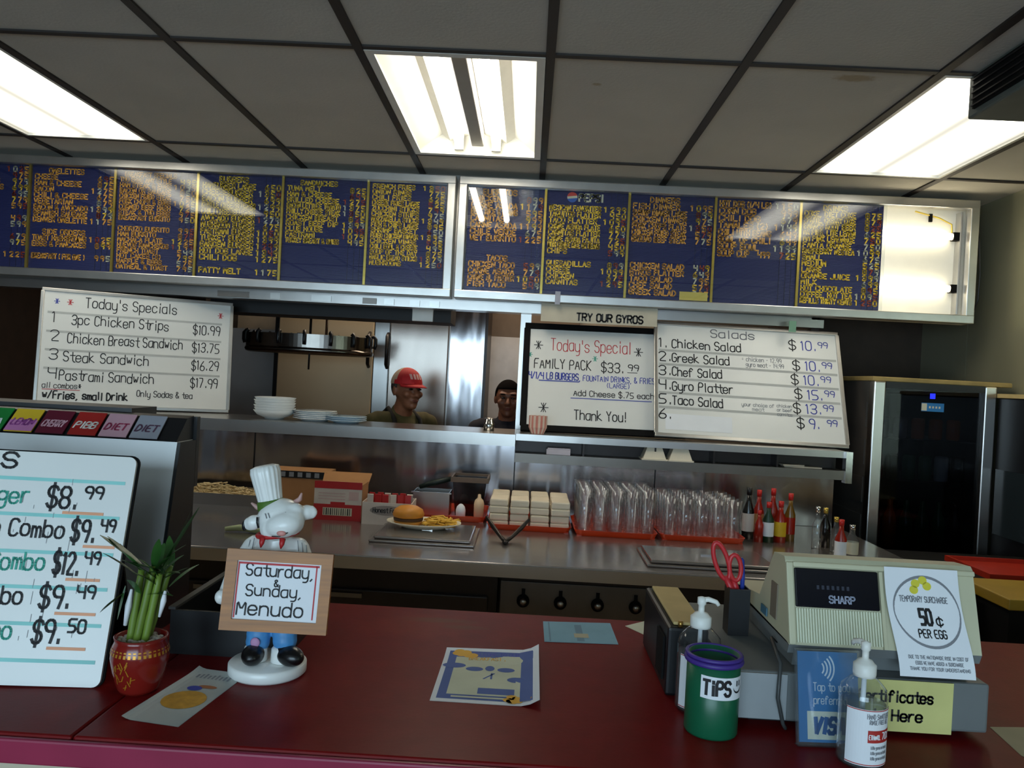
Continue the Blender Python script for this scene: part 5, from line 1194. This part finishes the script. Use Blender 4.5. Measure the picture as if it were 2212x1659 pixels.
b = MB(); b.box(X0-.002, X0, .055, .085, .06, .115, 0); b.box(X0-.003, X0-.001, .10, .13, .052, .065, 1); b.build('side_label', [mat('side_tape', (120, 108, 92), .6), mat('side_blue', (70, 112, 132), .6)], r)
b = MB(); b.box(X0+.0165, X0+.02, .10, .125, .01, .025); b.build('side_slot', M_blackmat, r)
# surcharge notice taped over the register
r = MB(); n = 16; w, h = .110, .152
def hang(pt):
    t = 1-pt[2]/h; z = .160-t*h*.985; y = fy(z)-.009 if z > .06 else fy(.06)-.009-.012*math.sin((.06-z)*26)
    return (pt[0]+.010*t-.003*math.sin(t*5), y+pt[1]*1.0, z)
r.fn = hang
vs = [(w*i/n, 0, h*j/n) for j in range(n+1) for i in range(n+1)]; fs = [[j*(n+1)+i, j*(n+1)+i+1, (j+1)*(n+1)+i+1, (j+1)*(n+1)+i] for j in range(n) for i in range(n)]
m = len(vs); r.add(vs+[(a, .0005, c) for a, _, c in vs], fs+[[i+m for i in reversed(f)] for f in fs], 0)
cx, cz = w*.52, h*.60
for i in range(48):
    a0, a1 = 2*PI*i/48, 2*PI*(i+1)/48; ro, ri = .0495, .0495-.0016-.0022*abs(math.sin(a0))
    r.add([(cx+ri*math.cos(a0), -.0005, cz+ri*1.03*math.sin(a0)), (cx+ri*math.cos(a1), -.0005, cz+ri*1.03*math.sin(a1)), (cx+ro*math.cos(a1), -.0005, cz+ro*1.03*math.sin(a1)), (cx+ro*math.cos(a0), -.0005, cz+ro*1.03*math.sin(a0))], [[3, 2, 1, 0]], 1)
for x, z in ((-.008, .039), (.003, .044), (-.011, .030), (.009, .036)): disc(r, cx-.004+x, cz+z, .0065, .006, 2, -.0006)
r.text("TEMPORARY SURCHARGE", cx-.002, cz+.013, .008, .0012, 1, width=.072, align='C', y=-.0006); r.text("50", cx-.012, cz-.018, .021, .0042, 3, width=.019, y=-.0006, rnd=False); r.text("~", cx+.011, cz-.018, .014, .0022, 3, y=-.0006)
r.text("PER EGG", cx+.002, cz-.036, .011, .0018, 3, width=.042, align='C', y=-.0006)
for q, t in enumerate(("DUE TO THE NATIONWIDE RISE IN COST OF", "EGGS WE HAVE ADDED A SURCHARGE", "THANK YOU FOR YOUR UNDERSTANDING")): r.text(t, cx+.002, .026-q*.008, .0045, .0009, 1, width=(.088, .07, .088)[q], align='C', y=-.0006)
o = r.build('notice', [M_paper, M_greyink, mat('egg_yellow', (216, 206, 60), .6), M_ink], loc=(.549+.004, 1.19, TOP)); tag(o, 'white surcharge notice reading 50 cents per egg hanging on the register', 'notice')
# yellow sign on the drawer front
b = MB(); b.box(0, .145, -.0012, 0, 0, .076, 0); b.text("Certificates", -.012+.018, .044, .016, .003, 1, width=.112, y=-.002); b.text("Sold Here", .004, .016, .016, .003, 1, width=.100, y=-.002)
tag(b.build('paper_sign', [mat('yellow_card', (206, 200, 128), .7), M_ink], loc=(.507, 1.1845, CT+.008)), 'yellow card sign about certificates on the cash box front', 'sign')
# contactless payment stand
sm = frameM((.412, 1.132, CT+.002), (1, .06, 0), (.0, .025, .125))
r = thing('payment_sign', 'blue card payment sign in a clear stand before the register', 'sign', mw=sm); w, h = .088, .128
b = MB(); b.box(0, w, 0, .002, .004, h, 0); y = -.0006; b.box(.012, w-.004, -.0003, 0, .008, .046, 1)
b.text("VISA", .020, .017, .020, .006, 2, width=.048, slant=.2, y=y-.0003, rnd=False)
for k in range(4):
    R = .010+.005*k; pts = []
    for i in range(9):
        a = -.75+1.5*i/8; pts.append((.034+R*math.cos(a)-.006, .105+R*math.sin(a)))
    for (a0, c0), (a1, c1) in zip(pts, pts[1:]):
        L = math.hypot(a1-a0, c1-c0); nx, nz = (c1-c0)/L*.0011, -(a1-a0)/L*.0011
        b.add([(a0+nx, y, c0+nz), (a1+nx, y, c1+nz), (a1-nx, y, c1-nz), (a0-nx, y, c0-nz)], [[0, 1, 2, 3]], 3)
b.text("Tap to pay", .022, .074, .011, .0012, 3, width=.055, y=y); b.text("preferred", .022, .056, .011, .0012, 3, width=.05, y=y)
b.build('card', [mat('visa_card_blue', (34, 112, 166), .5), mat('cream_card', (214, 212, 190), .6), mat('deep_blue', (30, 84, 140), .5), mat('pale_text', (214, 222, 226), .5)], r)
b = MB(); b.box(-.004, w+.004, -.004, -.0015, 0, h+.003); b.box(-.004, w+.004, .0025, .004, 0, h+.003); b.build('stand', M_clear, r)
b = MB(); b.box(-.004, w+.004, -.004, .045, -.0015, .0); b.build('stand_foot', M_clear, r)
# ---------------------------------------------------------------- pump bottles
def pump(loc, lab, front, rot=0., nozz=0., sc=1.):
    r = thing('sanitizer_bottle', lab, 'bottle', loc, rot, 'pump bottles on the red counter')
    R, Hb = .0315*sc, .118*sc
    b = MB(); b.lathe([(0, 0), (R*.94, 0), (R, .004), (R, Hb*.78), (R*.92, Hb*.88), (R*.55, Hb*.98), (R*.42, Hb), (R*.42, Hb*1.04)], seg=36); b.build('bottle', M_clear, r)
    b = MB(); b.lathe([(0, .002), (R*.9, .002), (R*.94, .006), (R*.94, Hb*.70), (0, Hb*.70)], seg=32); b.build('gel', clear('gel', (226, 234, 234), .1, 1.2, 1.0, .07), r)
    b = MB(); 
    def wr(p): a = -PI/2+p[0]/R; q = R+.0004-p[1]; return (q*math.cos(a), q*math.sin(a), p[2])
    b.fn = wr; wd = R*2.3; n = 20
    vs = [(-wd/2+wd*i/n, 0, Hb*(.06 if j == 0 else .70)) for j in (0, 1) for i in range(n+1)]; b.add(vs, [[i, i+1, n+2+i, n+1+i] for i in range(n)], 0)
    for zz in (.07, .685): 
        vs = [(-wd/2+wd*i/n, -.0003, Hb*zz+(.0012 if j else 0)) for j in (0, 1) for i in range(n+1)]; b.add(vs, [[i, i+1, n+2+i, n+1+i] for i in range(n)], 1)
    if front:
        vs = [(-R*.25+R*1.4*i/n, -.0003, Hb*(.33 if j == 0 else .47)) for j in (0, 1) for i in range(n+1)]; b.add(vs, [[i, i+1, n+2+i, n+1+i] for i in range(n)], 1)
        b.text("ETHANOL", -R*.2, Hb*.37, .006, .001, 0, width=.016, y=-.0008); b.text("70%", R*.4, Hb*.37, .009, .0014, 0, width=.014, y=-.0008)
        b.text("HAND SANITIZER", -R*.3, Hb*.60, .0065, .0009, 2, width=.036, y=-.0006); b.text("RINSE FREE GEL", -R*.2, Hb*.54, .0055, .0009, 2, width=.030, y=-.0006)
        for q in range(3): b.text("kills germs on hands", -R*.1, Hb*(.26-.06*q), .004, .0007, 2, width=.026, y=-.0006)
    b.build('label', [M_paper, mat('label_red', (176, 44, 40), .5), M_greyink], r)
    b = MB(); z = Hb*1.0
    b.lathe([(R*.46, z), (R*.48, z+.004), (R*.48, z+.016), (R*.40, z+.018), (R*.3, z+.022), (R*.14, z+.024), (R*.14, z+.034), (R*.2, z+.036), (R*.2, z+.046), (0, z+.048)], seg=24); b.build('pump', M_white, r)
    ca, sa = math.cos(nozz), math.sin(nozz); b = MB(); b.tube([(0, 0, z+.042), (ca*.010, sa*.010, z+.044), (ca*.022, sa*.022, z+.041), (ca*.026, sa*.026, z+.036)], [.0045, .0042, .0036, .003], 10); b.build('nozzle', M_white, r)
    MB().cyl((0, 0, .01), (0, 0, z), .0035, 0, 8).build('dip_tube', mat('tube_white', (226, 230, 232), .4), r)
    return r
p = ZP(1858, 1645, CT); pump((p.x, 1.098, CT), 'clear pump bottle of sanitizer with a red and white label at the front', True, .1, PI/2+.2)
p = D(1512, 1400, 1.255); pump((p.x-.003, 1.246, CT), 'clear pump bottle standing behind the green tip can', False, 0, -.15, 1.08)
# tip can
p = ZP(1533, 1575, CT)
r = thing('tip_can', 'green tip can with a purple rim and handwritten Tips label', 'can', (p.x, 1.168, CT))
M_gcan = mat('can_green', (16, 92, 62), .35, var=.08); R, hc_ = .0385, .114
b = MB(); b.lathe([(0, 0), (R*.96, 0), (R, .003), (R, hc_), (R-.003, hc_), (R-.003, .006), (0, .005)], seg=44); b.build('can', M_gcan, r)
b = MB(); n = 40; b.tube([((R+.0005)*math.cos(2*PI*i/n), (R+.0005)*math.sin(2*PI*i/n), hc_-.008-.004*math.sin(2*PI*i/n)*0) for i in range(n)], .0042, 8, 0, True); b.tube([((R+.0005)*math.cos(2*PI*i/n), (R+.0005)*math.sin(2*PI*i/n), hc_-.001) for i in range(n)], .003, 8, 0, True); b.build('rim', mat('purple_rim', (66, 44, 134), .5), r)
b = MB(); b.fn = lambda p: ((R+.0006-p[1])*math.cos(-PI/2+p[0]/R), (R+.0006-p[1])*math.sin(-PI/2+p[0]/R), p[2]); n = 20
x0_, x1_ = -.026, .047; vs = [(x0_+(x1_-x0_)*i/n, 0, (.060 if j == 0 else .092)-.003*i/n) for j in (0, 1) for i in range(n+1)]; b.add(vs, [[i, i+1, n+2+i, n+1+i] for i in range(n)], 0)
b.text("TiPS", -.022, .066, .020, .0042, 1, width=.042, y=-.0008, jit=.04)
for q in ((.028, 0), (.034, .0)): b.add([(q[0], -.0008, .077), (q[0]+.0025, -.0008, .077), (q[0]+.0025, -.0008, .085), (q[0], -.0008, .085)], [[0, 1, 2, 3]], 1)
pts = [(.031+.009*math.cos(a), .077+.009*math.sin(a)) for a in [PI+.2+(PI-.4)*i/8 for i in range(9)]]
for (a0, c0), (a1, c1) in zip(pts, pts[1:]): b.add([(a0, -.0008, c0-.0012), (a1, -.0008, c1-.0012), (a1, -.0008, c1+.0012), (a0, -.0008, c0+.0012)], [[0, 1, 2, 3]], 1)
b.build('label', [M_paper, M_ink], r)
# pen cup with scissors and pen
p = D(1588, 1330, 1.40)
r = thing('pen_cup', 'square black pen cup on the cash box beside the register', 'cup', (ZP(1588, 1366, TOP).x, ZP(1588, 1366, TOP).y, TOP+.0002)); w = .0175
cx_, cy_ = r.location.x, r.location.y
b = MB(); hh = .078
b.box(-w, w, -w, -w+.002, 0, hh); b.box(-w, w, w-.002, w, 0, hh); b.box(-w, -w+.002, -w+.002, w-.002, 0, hh); b.box(w-.002, w, -w+.002, w-.002, 0, hh); b.box(-w+.002, w-.002, -w+.002, w-.002, 0, .003); b.build('cup', M_black, r)
r = thing('scissors', 'red handled scissors standing in the black pen cup', 'scissors', (cx_-.004, cy_, TOP+.055)); M_sc = mat('scissor_red', (196, 44, 50), .4)
def loop(cx, cz, rx, rz, tilt, n=22):
    return [(cx+rx*math.cos(2*PI*i/n)*math.cos(tilt)-rz*math.sin(2*PI*i/n)*math.sin(tilt), .0, cz+rx*math.cos(2*PI*i/n)*math.sin(tilt)+rz*math.sin(2*PI*i/n)*math.cos(tilt)) for i in range(n)]
b = MB(); b.tube(loop(-.026, .066, .011, .033, .35), .004, 8, 0, True); b.tube([(-.018, 0, .04), (-.006, 0, .018), (0, 0, .0)], [.005, .006, .004], 8); b.build('handle', M_sc, r)
b = MB(); b.tube(loop(-.002, .056, .010, .022, .12), .004, 8, 0, True); b.tube([(-.004, .003, .036), (.002, .003, .02), (.004, .003, .0)], [.005, .006, .004], 8); b.build('handle', M_sc, r)
b = MB(); b.box(-.004, .004, -.001, .003, -.05, .0); b.build('blade', M_chrome, r)
r = thing('pen', 'blue pen standing in the black pen cup', 'pen', (cx_+.010, cy_+.005, TOP+.008))
b = MB(); b.tube([(0, 0, 0), (-.001, 0, .09), (-.003, 0, .115), (-.004, 0, .12)], [.0035, .004, .0035, .001], 8); b.box(-.006, -.003, -.006, -.004, .085, .115); b.build('barrel', mat('pen_blue', (34, 58, 150), .4), r)
